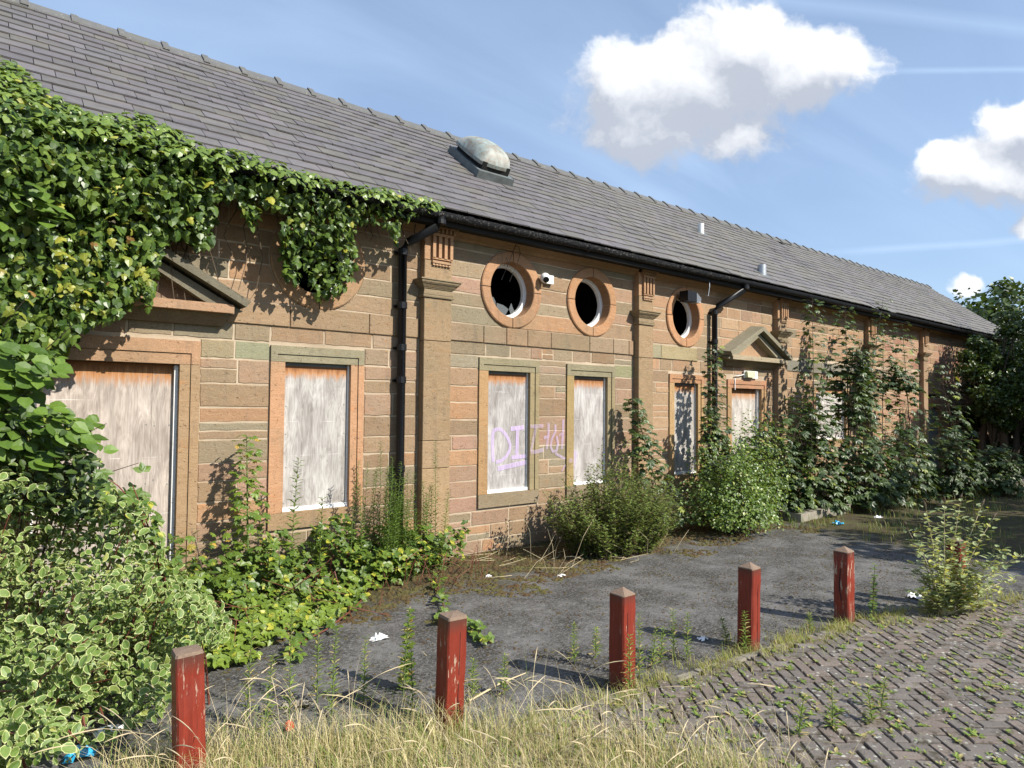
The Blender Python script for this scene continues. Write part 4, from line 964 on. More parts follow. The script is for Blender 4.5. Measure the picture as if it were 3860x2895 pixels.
# ------------------------------------------------------------------ fixtures on the wall
P = W(1760+1115*.27125, 900+535*.27125, -.15)
sc_ = thing('security_camera', 'white ball security camera on the wall between two round windows', 'camera', (P[0], 0, P[2]))
b = MB(); b.box(P[0]+.07, P[0]+.19, -.06, -.002, P[2]-.05, P[2]+.055); b.build('bracket_box', M_WHITE2, sc_)
def ball(b, c, r, nu=16, nv=10, sq=(1, 1, 1)):
    V = []; F = []
    for i in range(nv+1):
        for j in range(nu):
            th = math.pi*i/nv; ph = 2*math.pi*j/nu; V.append((c[0]+r*sq[0]*math.sin(th)*math.cos(ph), c[1]+r*sq[1]*math.sin(th)*math.sin(ph), c[2]+r*sq[2]*math.cos(th)))
    for i in range(nv):
        for j in range(nu): F.append((i*nu+j, (i+1)*nu+j, (i+1)*nu+(j+1) % nu, i*nu+(j+1) % nu))
    b.add(V, F)
b = MB(); ball(b, (P[0]+.01, -.10, P[2]), .062); b.tube([(P[0]+.01, -.07, P[2]+.01), (P[0]+.09, -.03, P[2]+.02)], .03, 10); b.build('housing', M_WHITE2, sc_, smooth=True)
dv = norm(np.array(CP)-np.array([P[0]+.01, -.10, P[2]]))*.75+np.array([.15, -.2, -.35]); dv = norm(dv)
c_ = np.array([P[0]+.01, -.10, P[2]]); b = MB(); b.tube([c_+dv*.04, c_+dv*.066], .036, 14, True); b.build('lens', M_BLACK, sc_)
P = W(2360+915*.27125, 1000+440*.27125, -.2)
fl_ = thing('floodlight', 'black ribbed floodlight fixed above the fourth round window', 'floodlight', (P[0], 0, P[2]))
b = MB(); b.box(P[0]-.16, P[0]+.05, -.25, -.10, P[2]-.075, P[2]+.075); b.box(P[0]-.06, P[0]+.0, -.12, -.002, P[2]-.03, P[2]+.03); b.build('housing', M_BLACK, fl_)
b = MB()
for k in range(6): b.box(P[0]+.055+k*.018, P[0]+.063+k*.018, -.25, -.12, P[2]-.08+k*.006, P[2]+.06-k*.012)
b.box(P[0]+.05, P[0]+.16, -.245, -.125, P[2]-.078, P[2]-.06); b.build('cooling_fins', M_PIPEM, fl_)
P = W(2360+1235*.27125, 1000+205*.27125, -.28)
f2 = thing('small_floodlight', 'small square floodlight hanging under the soffit near the second downpipe', 'floodlight', (P[0], -.2, 3.6))
b = MB(); b.box(P[0]-.05, P[0]+.06, P[1]-.02, P[1]+.02, P[2]-.035, P[2]+.04); b.build('housing', M_PIPEM, f2)
b = MB(); b.tube([(P[0], P[1], P[2]+.03), (P[0], P[1]+.03, 3.63)], .01, 6); b.tube([(P[0]-.14, P[1], P[2]-.03), (P[0]-.15, P[1]-.01, P[2]-.12), (P[0]-.17, P[1], P[2]-.26)], .006, 5); b.build('cable', M_PIPEM, f2)
P = W(2360+1745*.27125, 1000+1520*.27125, -.05)
bl = thing('bulkhead_light', 'yellowed bulkhead light with white cable over the far boarded doorway', 'light', (P[0], 0, P[2]))
b = MB(); b.box(P[0]-.20, P[0]+.20, -.04, -.027, P[2]-.06, P[2]+.06); b.build('base_plate', M_WHITE2, bl)
b = MB(); b.frustum(P[0]-.18, P[0]+.04, P[2]-.05, P[2]+.05, -.04, .06, .045, 0, 0); b.build('diffuser', M_CREAM, bl)
b = MB(); b.tube([(P[0]-.20, -.035, P[2]), (P[0]-.28, -.035, P[2]-.02), (P[0]-.44, -.035, P[2]-.03), (P[0]-.46, -.035, P[2]-.08), (P[0]-.46, -.035, P[2]-.26)], .008, 6); b.build('cable', M_WHITE2, bl, smooth=True)
wr = MB(); q = lambda x, y, Y=-.1: W(1760+x*.27125, 900+y*.27125, Y)
wr.tube([q(700, -20, -.25), q(690, 60), q(620, 230), q(565, 380), q(480, 570)], .0035, 5); wr.tube([q(670, 100), q(720, 110), q(742, 200), q(700, 340), q(640, 480), q(590, 600)], .003, 5); wr.tube([q(520, 370), q(548, 260), q(575, 330)], .003, 5)
o = wr.build('loose_wire', M_SOFFIT); tag(o, 'loose black wires dangling over the broken glass round window', 'wire')

# ------------------------------------------------------------------ bollards
BP = [((715, 2960), .9, 'nearest red wooden bollard with mossy flat top beside the variegated shrub', 'flat', -1.5),
      ((1690, 2748), .8, 'split red wooden bollard with a chipped corner standing in dry grass', 'flat', 1.),
      ((2345, 2592), .35, 'red wooden bollard with a pointed pale top, third from the variegated shrub', 'pt', 0.),
      ((2822, 2443), .25, 'red wooden bollard with a thin weed climbing it, fourth from the variegated shrub', 'pt', .5),
      ((3183, 2347), 1.0, 'red wooden bollard with peeling paint left of the buddleia', 'pt', 0.),
      ((3600, 2288), .5, 'red wooden bollard hidden behind the pale buddleia', 'pt', 1.)]
BPOS = []
for k, ((px, py), wear, lab, top, tl) in enumerate(BP):
    P = G(px, py); BPOS.append(P)
    r_ = thing('bollard', lab, 'bollard', (P[0], P[1], 0), 'red wooden bollards along the paving edge')
    r_.rotation_euler = (D2R(tl*.9), D2R(tl*1.3), D2R(random.uniform(-3, 3)))
    h = .0565; H_ = .565 if top == 'pt' else .585; b = MB(); b.c = (wear,)*3; V = []; NS = 9; ch = .008
    prof = [(-h+ch, -h), (h-ch, -h), (h, -h+ch), (h, h-ch), (h-ch, h), (-h+ch, h), (-h, h-ch), (-h, -h+ch)]
    for i in range(NS):
        z = -.15+(H_-.02+.15)*i/(NS-1)
        for x, y in prof: V.append((P[0]+x+random.uniform(-.0024, .0024), P[1]+y+random.uniform(-.0024, .0024), z))
    b.add(V, [(i*8+j, i*8+(j+1) % 8, (i+1)*8+(j+1) % 8, (i+1)*8+j) for i in range(NS-1) for j in range(8)])
    if wear > .5:   # drying crack
        b.c = (0, 0, 0)
    b.build('post', M_RED, r_)
    cpm = MB(); z0 = H_-.02; V = [(P[0]+x, P[1]+y, z0) for x, y in prof]
    ins = .97 if top == 'pt' else .93; zz1 = z0+(.006 if top == 'pt' else .014); V += [(P[0]+x*ins+random.uniform(-.002, .002), P[1]+y*ins+random.uniform(-.002, .002), zz1+random.uniform(-.003, .003)) for x, y in prof]
    V.append((P[0]+.002, P[1], z0+(.042 if top == 'pt' else .022)))
    cpm.add(V, [(j, (j+1) % 8, 8+(j+1) % 8, 8+j) for j in range(8)]+[(8+j, 8+(j+1) % 8, 16) for j in range(8)]); cpm.build('cap', M_ENDG, r_)
    ck = MB(); ck.c = (0, 0, 0)
    for (xx, za, zb_) in (((.012, .05, .50),) if k in (1, 3) else ((-.02, .1, .45),) if k == 2 else ()): ck.box(P[0]+xx, P[0]+xx+.003, P[1]-h-.0012, P[1]-h+.004, za, zb_)
    if k == 4: ck.tube([(P[0]-h-.001, P[1]-.005, .18), (P[0]-h-.002, P[1]+.01, .28), (P[0]-h-.001, P[1], .42)], .004, 5)
    if ck.V: ck.build('crack', M_SOFFIT, r_)

# ------------------------------------------------------------------ doorstep slabs
def slab(name, x0, x1, y0, y1, z1, lab):
    b = MB(); nx, ny_ = 6, 4; V = []
    for i in range(nx+1):
        for j in range(ny_+1):
            e = (i in (0, nx) or j in (0, ny_)); V.append((x0+(x1-x0)*i/nx+(random.uniform(-.02, .02) if e else 0), y0+(y1-y0)*j/ny_+(random.uniform(-.02, .02) if e else 0), z1+random.uniform(-.006, .004)-(.006 if e else 0)))
    F = [(i*(ny_+1)+j, (i+1)*(ny_+1)+j, (i+1)*(ny_+1)+j+1, i*(ny_+1)+j+1) for i in range(nx) for j in range(ny_)]
    rim = [i*(ny_+1) for i in range(nx+1)]+[nx*(ny_+1)+j for j in range(1, ny_+1)]+[i*(ny_+1)+ny_ for i in range(nx-1, -1, -1)]+[j for j in range(ny_-1, 0, -1)]
    k = len(V); V += [(V[i][0]*1., V[i][1], -.02) for i in rim]; F += [(rim[i], k+i, k+(i+1) % len(rim), rim[(i+1) % len(rim)])[::1] for i in range(len(rim))]
    b.add(V, F); o = b.build(name, M_CONC); tag(o, lab, 'doorstep'); return o
P = G(745, 2300); slab('doorstep', P[0]-.55, P[0]+.25, P[1]-.25, P[1]+.9, .07, 'broken pale concrete doorstep half buried under bramble and variegated shrub')
slab('doorstep', 9.2, 10.8, -1.2, -.25, .13, 'grey concrete doorstep beyond the birch bush')
slab('doorstep', 15.6, 18.4, -2.1, -.3, .18, 'long concrete step in shade before the arched doorway')

# ------------------------------------------------------------------ vegetation
def pix_points(poly, n, zf, thick, power=1.):
    """points in a shrub whose outline was measured in the photograph: front face at depth zf(x,y), body going back"""
    xs = [p[0] for p in poly]; ys = [p[1] for p in poly]; out = []
    q_ = max(n*4, 300); X = rng.uniform(min(xs), max(xs), q_); Y = rng.uniform(min(ys), max(ys), q_); k = inpoly(X, Y, poly); X, Y = X[k][:n], Y[k][:n]
    z = zf(X, Y)+thick*rng.random(len(X))**power
    r = Fv[None]+Rv[None]*((X-CX)/FPX)[:, None]-Uv[None]*((Y-CY)/FPX)[:, None]
    return CP[None]+r*z[:, None], X, Y
def D(*p): return [(x*1.745, y*1.745) for x, y in p]

# ivy over the eaves
ivy = thing('ivy', 'thick dark ivy hanging over the eaves and nearest pediment at left', 'ivy', (1.5, 0, 0))
ivy_poly = D((-60, 90), (30, 130), (100, 190), (200, 245), (300, 240), (395, 285), (445, 318), (520, 322), (600, 350), (700, 380), (800, 400), (880, 412), (950, 432), (958, 445), (930, 452), (900, 470), (868, 475), (860, 525), (848, 520), (838, 485), (800, 480), (765, 475), (772, 540), (765, 600), (720, 640), (690, 650), (668, 600), (655, 560), (640, 620), (618, 600), (605, 540), (612, 470), (590, 440), (552, 432), (556, 470), (545, 488), (532, 470), (520, 428), (470, 425), (460, 470), (452, 528), (420, 532), (385, 500), (355, 520), (340, 570), (332, 620), (320, 665), (290, 655), (235, 690), (170, 705), (160, 735), (130, 770), (60, 860), (-60, 900))
def ivy_wall(n, y_in, y_out):
    xs = [p[0] for p in ivy_poly]; ys = [p[1] for p in ivy_poly]
    X = rng.uniform(min(xs), max(xs), n*3); Yp = rng.uniform(min(ys), max(ys), n*3); k = inpoly(X, Yp, ivy_poly); X, Yp = X[k], Yp[k]
    r = Fv[None]+Rv[None]*((X-CX)/FPX)[:, None]-Uv[None]*((Yp-CY)/FPX)[:, None]
    t_ = rng.random(len(X)); bulge = np.clip((900-X)/900, 0, 1)*.35
    hang = np.clip((X-1000)/300, 0, 1)
    yo = -(y_in+(y_out-y_in)*t_)-bulge*t_-.16*np.exp(-((Yp-(560+.235*X*.9))/130.)**2)
    P = CP[None]+r*((yo+CD)/r[:, 1])[:, None]; return P, X, t_
P, X, t_ = ivy_wall(15000, .03, .34); P = P[:8600]; t_ = t_[:8600]; X = X[:8600]
roofz = EZ+(P[:, 1]-EY)/(RY-EY)*(RZ-EZ)
over = P[:, 2] > EZ+.02
P[over, 1] = np.maximum(P[over, 1], -.42)
# leaves above the gutter lie on the slope
r = P[over]-CP; n3 = np.array([0, ny, nz_]); tt = ((np.array([0, EY, EZ])+n3*.05-CP)@n3)/(r@n3); hh = rng.random(len(tt))
P[over] = CP+r*(tt*(1-.035*hh))[:, None]
N = rand_dir(len(P))*.95+np.array([.16, -1.0, .40]); N[over] = rand_dir(over.sum())*.45+np.array([.05, -.5, .8])
T = rand_dir(len(P))*.45+np.array([0, -.15, -1.]); sz_ = rng.uniform(.042, .095, len(P)); sz_[X > 1100] *= .88
leafmesh('leaf_mass', P, N, T, sz_, T_IVY, L_IVY, ivy, c0=np.clip(rng.normal(.35, .25, len(P))+.35*over, 0, 1))['kind'] = 'stuff'
# yellowing leaves lower left
yp = D((-20, 560), (150, 500), (330, 420), (345, 560), (300, 640), (150, 700), (-20, 720))
Py, PX_x, _ = pix_points(yp, 90, lambda X, Y: 5.2+X*.0004, .05); r = Py-CP; Py = CP+r*((-.38-.40*np.clip((700-PX_x)/700, 0, 1)+CD)/r[:, 1])[:, None]
L_IVYY = leafmat('yellow_ivy_leaf', (.13, .18, .03), (.34, .34, .05), (.28, .16, .05), .1, rough=.4)
leafmesh('yellow_leaves', Py, rand_dir(len(Py))*1.+np.array([.1, -1, .3]), rand_dir(len(Py))*.6+np.array([0, -.1, -1.]), rng.uniform(.035, .075, len(Py)), T_IVY, L_IVYY, ivy)['kind'] = 'stuff'
b = MB()
for k in range(60):
    x = random.uniform(-.6, 3.5); z = 3.6; pts = [np.array([x, -.1, z])]
    for i in range(5): pts.append(pts[-1]+np.array([random.uniform(-.08, .08), random.uniform(-.03, .02), -random.uniform(.08, .3)*(1 if x < 2 else .35)]))
    b.tube(pts, [.008, .007, .006, .005, .004, .003], 5)
b.build('stems', M_BARK, ivy)
# individually pickable front leaves
def single_leaves(par, P, N, T, size, tm, mt, nm='leaf'):
    TV, TF, TE = tm; me = bpy.data.meshes.new(nm); me.from_pydata([tuple(v) for v in TV], [], TF); me.materials.append(mt)
    vari = []
    for c in (.15, .4, .65, .95):
        m2 = me.copy(); a = m2.color_attributes.new('lc', 'FLOAT_COLOR', 'POINT'); C = np.ones((len(TV), 4)); C[:, 0] = c; C[:, 1] = TE; C[:, 2] = .3; a.data.foreach_set('color', C.ravel()); vari.append(m2)
    bpy.data.meshes.remove(me); N = norm(np.asarray(N, float)); T = np.asarray(T, float); T = norm(T-N*np.sum(T*N, 1)[:, None]); Xx = np.cross(T, N); rl = rootloc(par)
    for i in range(len(P)):
        o = obj(nm, random.choice(vari), par); s_ = float(size[i]); p = P[i]-rl
        o.matrix_local = Matrix(((Xx[i][0]*s_, T[i][0]*s_, N[i][0]*s_, p[0]), (Xx[i][1]*s_, T[i][1]*s_, N[i][1]*s_, p[1]), (Xx[i][2]*s_, T[i][2]*s_, N[i][2]*s_, p[2]), (0, 0, 0, 1)))

# broad-leaved hazel on the left edge
hz = thing('hazel_shrub', 'hazel shrub with big pleated leaves reaching in from the left edge', 'shrub', DZ(-150, 2600, 3.6)*np.array([1, 1, 0]))
hp = D((-120, 400), (60, 395), (140, 415), (165, 450), (110, 480), (40, 500), (-120, 500)); hp2 = D((-120, 730), (50, 735), (90, 760), (155, 785), (130, 800), (60, 860), (110, 875), (240, 905), (180, 925), (250, 985), (150, 960), (100, 1000), (-120, 1020))
hp3 = D((-120, 340), (90, 365), (160, 385), (170, 420), (60, 440), (-120, 470))
for q, n_, z_ in ((hp, 70, 4.3), (hp2, 420, 4.0)):
    P, _, _ = pix_points(q, n_, lambda X, Y: z_+X*.0002, .45)
    leafmesh('leaf_mass', P, rand_dir(len(P))*.45+np.array([.2, -.7, .9]), rand_dir(len(P))*.6+np.array([.5, -.3, -.5]), rng.uniform(.055, .10, len(P)), T_HAZ, L_HAZEL, hz)['kind'] = 'stuff'
P, _, _ = pix_points(hp2, 60, lambda X, Y: 3.95+X*.0002, .05); P2, _, _ = pix_points(hp, 20, lambda X, Y: 4.2+X*.0002, .05); P = np.concatenate([P, P2])
single_leaves(hz, P, rand_dir(len(P))*.35+np.array([.2, -.7, .9]), rand_dir(len(P))*.6+np.array([.6, -.3, -.4]), rng.uniform(.07, .11, len(P)), T_HAZ, L_HAZEL)
b = MB()
for (x, y) in ((60, 640), (160, 700), (40, 900), (230, 915), (120, 800), (300, 1000), (20, 390)):
    A0 = DZ(-620, 2300, 4.7); B0 = DZ(x*1.745, y*1.745, 4.25); b.tube([A0*np.array([1, 1, 0]), A0*.5+B0*.5+(-.1, 0, .15), B0], [.016, .008, .002], 6)
b.build('branches', M_BARK, hz)

# variegated dogwood
dg = thing('dogwood_shrub', 'sprawling variegated dogwood with cream edged leaves filling the lower left', 'shrub', (-.1, -2.6, 0))
dpoly = D((-80, 1000), (40, 985), (110, 1010), (170, 1035), (230, 1040), (300, 1085), (345, 1130), (350, 1180), (380, 1235), (430, 1270), (480, 1320), (498, 1360), (470, 1395), (430, 1390), (385, 1420), (372, 1480), (350, 1540), (300, 1560), (250, 1600), (180, 1620), (120, 1690), (-80, 1720))
zdog = lambda X, Y: 2.75+(2895-Y)/1245*1.55+.16*np.sin(X*.011+Y*.006)+.1*np.sin(Y*.02-X*.004)
P, X, Y = pix_points(dpoly, 9000, zdog, .62, .8)
kk = P[:, 2] > .03; P = P[kk]
N = rand_dir(len(P))*.95+np.array([.2, -.6, .8]); T = rand_dir(len(P))*.9+np.array([.3, -.2, .05])
leafmesh('leaf_mass', P, N, T, rng.uniform(.026, .066, len(P)), T_DOG, L_DOG, dg, wid=.8, curl=1.2)['kind'] = 'stuff'
P, X, Y = pix_points(dpoly, 190, lambda X, Y: zdog(X, Y)-.05, .03); P = P[P[:, 2] > .05]
single_leaves(dg, P, rand_dir(len(P))*.8+np.array([.2, -.6, .8]), rand_dir(len(P))*.8+np.array([.3, -.2, .05]), rng.uniform(.045, .07, len(P)), T_DOG, L_DOG)
b = MB()
for k in range(90):
    q, X_, Y_ = pix_points(dpoly, 1, zdog, .2); q = q[0]; base = np.array([q[0]*.5-.1+random.uniform(-.2, .2), q[1]*.6-.9+random.uniform(-.2, .2), 0.])
    base = np.array([q[0]+random.uniform(-.3, .1), q[1]+random.uniform(.1, .5), 0]); b.tube([base, (base+q)/2+(0, 0, .08), q], [.007, .005, .002], 5)
b.build('stems', M_RSTEM, dg)
dgd = DZ
# mixed dark foliage between hazel and dogwood
mx = thing('elder_shrub', 'dark leafy shrub between the hazel and the variegated dogwood', 'shrub', DZ(0, 2300, 4.6)*np.array([1, 1, 0]))
P, X, Y = pix_points(D((-100, 880), (120, 880), (160, 930), (200, 990), (240, 1050), (300, 1080), (310, 1120), (200, 1120), (-100, 1100)), 1500, lambda X, Y: 4.0+0*X, .5)
leafmesh('leaf_mass', P, rand_dir(len(P))*.6+np.array([.2, -.7, .8]), rand_dir(len(P))+np.array([.3, 0, -.4]), rng.uniform(.04, .08, len(P)), T_OVAL, L_SYC, mx)['kind'] = 'stuff'
b = MB(); [b.tube([DZ(-50+40*k, 2400, 4.5)*np.array([1, 1, 0]), DZ(30+70*k, 1900-30*k, 4.3)], [.012, .004], 5) for k in range(6)]; b.build('stems', M_BARK, mx)

def trifoliate(P, N, T, s):
    """three leaflets per point"""
    N = norm(N); T = norm(T-N*np.sum(T*N, 1)[:, None]); X = np.cross(T, N); o = []
    for a_ in (-1.1, 0, 1.1): o.append(T*math.cos(a_)+X*math.sin(a_))
    return np.concatenate([P]*3), np.concatenate([N+rand_dir(len(N))*.15]*3), np.concatenate(o), np.concatenate([s]*3)
# bramble thicket along the wall foot
br = thing('bramble', 'sprawling yellow green bramble along the wall foot below the nearest window', 'bramble', (2.2, -.7, 0))
bpoly = [(.75, -.35), (1.4, -.2), (2.2, -.12), (3.2, -.1), (3.8, -.18), (3.95, -.42), (3.5, -.55), (2.9, -.75), (2.4, -1.0), (1.95, -1.35), (1.55, -1.72), (1.1, -1.7), (.85, -1.2)]
X = rng.uniform(.6, 4.2, 9000); Y = rng.uniform(-1.9, -.05, 9000); k = inpoly(X, Y, bpoly) & (nz(X*1.1, Y)+.12+.75*(Y+1.2) > rng.uniform(-.3, .3, len(X))); X, Y = X[k][:2600], Y[k][:2600]
hm = np.clip(.10+.50*np.exp(-((Y+.35)/.42)**2)*(1-.45*np.clip((X-3.0), 0, 1)), .06, .6)*(.72+.55*nz(X*1.7, Y*1.5))
Z = hm*rng.random(len(X))**.55+.015; P = np.stack([X, Y, Z], -1)
N = rand_dir(len(P))*.5+np.array([.1, -.45, .9]); T = rand_dir(len(P))+np.array([0, -.4, 0]); s_ = rng.uniform(.035, .062, len(P))
yel = np.clip((-.55-Y)/.6, 0, 1)
A4 = trifoliate(P, N, T, s_); leafmesh('leaf_mass', *A4, T_OVAL, L_BRAM, br, wid=1.15, c0=np.tile(np.clip(rng.normal(.25, .2, len(P))+.55*yel, 0, 1), 3))['kind'] = 'stuff'
b = MB()
runs = [[(900, 2050), (850, 1950), (760, 1850), (640, 1760)], ]
for pts in ([(1390, 2250), (1330, 2320), (1230, 2390), (1130, 2450), (1085, 2500)], [(1640, 2190), (1660, 2260), (1680, 2330), (1700, 2380)], [(1745, 2370), (1800, 2400), (1850, 2450)], [(1200, 2340), (1150, 2370), (1060, 2395)]):
    Q = [G(*p) for p in pts]; Q = [q*np.array([1, 1, 0])+np.array([0, 0, .03+.02*random.random()]) for q in Q]; b.tube(Q, .005, 5)
    n_ = len(Q)*9; tt = rng.uniform(0, len(Q)-1.001, n_); i0 = tt.astype(int); f_ = (tt-i0)[:, None]; Qa = np.array(Q); PP = Qa[i0]*(1-f_)+Qa[i0+1]*f_+rng.normal(0, .035, (n_, 3))*np.array([1, 1, .5]); PP[:, 2] = np.abs(PP[:, 2])+.015
    A4 = trifoliate(PP, rand_dir(n_)*.4+np.array([.05, -.4, .9]), rand_dir(n_), rng.uniform(.035, .055, n_)); leafmesh('runner_leaves', *A4, T_OVAL, L_BRAM, br, wid=1.15, c0=rng.uniform(.1, .6, n_*3))['kind'] = 'stuff'
for (p0, z0, p1, z1, p2, z2) in (((640, 2300), 4.2, (560, 1880), 3.9, (400, 1800), 3.8), ((650, 2290), 4.2, (600, 2080), 4.0, (500, 1830), 3.9)):
    A0, A1, A2 = DZ(*p0, z0), DZ(*p1, z1), DZ(*p2, z2); pts = [A0*(1-t_)**2+2*A1*t_*(1-t_)+A2*t_**2 for t_ in np.linspace(0, 1, 8)]; b.tube(pts, [.007]*5+[.005, .004, .003], 6)
    n_ = 26; tt = rng.random(n_)[:, None]; PP = A0*(1-tt)**2+2*A1*tt*(1-tt)+A2*tt**2+rng.normal(0, .05, (n_, 3))
    A4 = trifoliate(PP, rand_dir(n_)*.4+np.array([.1, -.7, .7]), rand_dir(n_), rng.uniform(.04, .06, n_)); leafmesh('runner_leaves', *A4, T_OVAL, L_BRAM, br, wid=1.1, c0=rng.uniform(0, .4, n_*3))['kind'] = 'stuff'
for k in range(70):
    x, y = random.uniform(1., 3.9), random.uniform(-1.3, -.2); b.tube([(x, y, 0), (x+random.uniform(-.1, .1), y+random.uniform(-.1, .05), random.uniform(.1, .3)), (x+random.uniform(-.25, .25), y+random.uniform(-.3, .05), random.uniform(.05, .35))], [.004, .003, .002], 4)
b.build('canes', M_RSTEM, br)['kind'] = 'stuff'

# sycamore saplings
def sapling(label, base, top, nodes, spread, leaf,  mt=L_SYC, group=None, lo=.12, name='sycamore_sapling', bend=0., dens=1., branches=0, cat='sapling', singles=0, wide_low=0.):
    base = np.array(base, float); top = np.array(top, float); far_ = base[0] < 9
    r_ = thing(name, label, cat, base*np.array([1, 1, 0]), group); b = MB()
    mid = (base+top)/2+np.array([bend, 0, 0]); crv = lambda t_: base*(1-t_)**2+2*mid*t_*(1-t_)+top*t_**2
    b.tube([crv(t_) for t_ in np.linspace(0, 1, 9)], list(np.linspace(.012, .003, 9)), 6)
    axes = [(crv, lo, 1., int(nodes*1.35), 1.)]
    for k in range(branches):
        t0 = random.uniform(.15, .6); s0_ = crv(t0); a_ = random.uniform(0, 6.28); L = (1-t0)*np.linalg.norm(top-base)*random.uniform(.35, .6)
        e = s0_+np.array([math.cos(a_)*L*.55, math.sin(a_)*L*.35-.05, L*.85]); m2 = (s0_+e)/2+np.array([math.cos(a_)*.1, 0, -.03])
        f = (lambda s0_, m2, e: (lambda t_: s0_*(1-t_)**2+2*m2*t_*(1-t_)+e*t_**2))(s0_, m2, e); b.tube([f(t_) for t_ in np.linspace(0, 1, 5)], list(np.linspace(.007, .002, 5)), 5); axes.append((f, .2, 1., max(3, nodes//2), .8))
    P = []; N = []; T = []; Sz = []
    for f, l0, l1, nn, sc in axes:
        for i in range(nn):
            t_ = l0+(l1-l0)*(i+random.random()*.5)/nn; c = f(t_); ph = (i % 2)*math.pi/2+random.uniform(-.3, .3); k_ = int(round((6 if far_ else 6)*dens)) if i < nn-1 else 5
            for j in range(k_):
                a_ = ph+2*math.pi*j/k_+random.uniform(-.4, .4); rr = spread*sc*random.uniform(.45, 1.05)*(1.-.55*t_+wide_low*(1-t_)); d = np.array([math.cos(a_), math.sin(a_), 0.]); e = c+d*rr+np.array([0, 0, random.uniform(-.02, .05)])
                if e[1] > -.03: e[1] = -.03-random.random()*.06
                b.tube([c, (c+e)/2+(0, 0, .015), e], .0016, 3); P.append(e); N.append(np.array([0, -.35, 1.])+d*.35+np.array([random.gauss(0, .35), random.gauss(0, .35), random.gauss(0, .2)])); T.append(d+np.array([0, 0, -.45-random.random()*.4])); Sz.append(leaf*random.uniform(.6, 1.15)*(1.05-.4*t_))
    P, N, T, Sz = map(np.array, (P, N, T, Sz))
    b.build('stem', M_GSTEM if leaf < .09 else M_BARK, r_)
    if singles:
        o_ = np.argsort(-Sz)[:singles]; single_leaves(r_, P[o_], N[o_], T[o_], Sz[o_], T_SYC, mt); kk = np.ones(len(P), bool); kk[o_] = False; P, N, T, Sz = P[kk], N[kk], T[kk], Sz[kk]
    leafmesh('leaf_mass', P, N, T, Sz, T_SYC, mt, r_)['kind'] = 'stuff'
    return r_
GS = 'sycamore saplings growing against the wall'
def at(px, pyb, Y): P = W(px, 1500, Y); return P[0]
sapling('young sycamore with a few yellow leaves between the nearest doorway and window', (1.78, -.30, 0), (W(930, 1640, -.28)), 22, .17, .085, L_SYCY, GS, singles=24, wide_low=.25)
sapling('low bushy sycamore sprig beside the nearest doorway', (1.45, -.5, 0), W(730, 2010, -.5), 9, .34, .095, L_SYCY, GS, singles=12, wide_low=.3)
sapling('slim sycamore sapling in front of the second pilaster', (7.02, -.55, 0), W(2385, 1495, -.25), 22, .22, .115, L_SYC, GS, singles=0, bend=.02, dens=1.5, wide_low=.5)
sapling('dark sycamore sapling climbing beside the second downpipe', (8.25, -.45, 0), W(2690, 1300, -.35), 28, .24, .12, L_SYC, GS, bend=.05, branches=2)
sapling('tall forked sycamore sapling right of the far doorway', (10.55, -.75, 0), W(3062, 1120, -.55), 26, .32, .13, L_SYC, GS, branches=3, wide_low=.5, dens=1.)
sapling('tall dark sycamore sapling in front of the wide white window', (11.7, -.8, 0), W(3185, 1150, -.6), 28, .33, .14, L_SYC, GS, branches=4, wide_low=.6, dens=1.1)
sapling('leaning sycamore sapling whose tip crosses the gutter', (11.2, -.9, 0), W(3330, 1120, -.8), 16, .24, .13, L_SYC, GS, bend=.2, branches=0, lo=.35)
sapling('sycamore sapling hiding the fourth pilaster', (13.2, -.7, 0), W(3330, 1240, -.4), 26, .28, .14, L_SYC, GS, branches=1, wide_low=.7, dens=1.)
sapling('sycamore sapling standing clear against orange stone near the far end', (14.2, -.9, 0), W(3400, 1215, -.7), 24, .32, .15, L_SYC, GS, branches=2, wide_low=.4)
sapling('sycamore sapling before the grey arched doorway', (16.0, -1.3, 0), W(3530, 1360, -1.2), 14, .42, .16, L_SYC, GS, branches=1, wide_low=.3)
for k, (x, y, h, lab) in enumerate(((10.2, -.9, 1.35, 'dense dark sycamore regrowth right of the birch bush'), (11.3, -1.2, 1.25, 'dense sycamore regrowth at the foot of the forked sapling'), (12.6, -1.3, 1.35, 'dense sycamore regrowth before the wide window'), (14.4, -1.5, 1.2, 'dense sycamore regrowth near the far end of the wall'), (9.4, -.7, 1.5, 'sycamore regrowth screening the far doorway'), (15.6, -1.9, .9, 'pale low sycamore regrowth beside the shaded step'))):
    r_ = thing('sycamore_regrowth', lab, 'bush', (x, y, 0), 'low sycamore regrowth'); n_ = 620
    u = rand_dir(n_); u[:, 2] = np.abs(u[:, 2]); rad = rng.random(n_)**.4; P = np.array([x, y, .1])+u*rad[:, None]*np.array([.75, .5, h])
    P[:, 1] = np.minimum(P[:, 1], -.04)
    leafmesh('leaf_mass', P, rand_dir(n_)*.5+u*.4+np.array([0, -.4, .9]), rand_dir(n_)*.6+u*.6+np.array([0, 0, -.5]), rng.uniform(.07, .14, n_), T_SYC, L_SYC, r_)['kind'] = 'stuff'
    b = MB()
    for i in range(14): a_ = random.uniform(0, 6.28); b.tube([(x, y, 0), (x+.2*math.cos(a_), y+.12*math.sin(a_), h*.5), (x+.5*math.cos(a_), min(y+.3*math.sin(a_), -.05), h*.95)], [.009, .006, .003], 5)
    b.build('stems', M_BARK, r_)

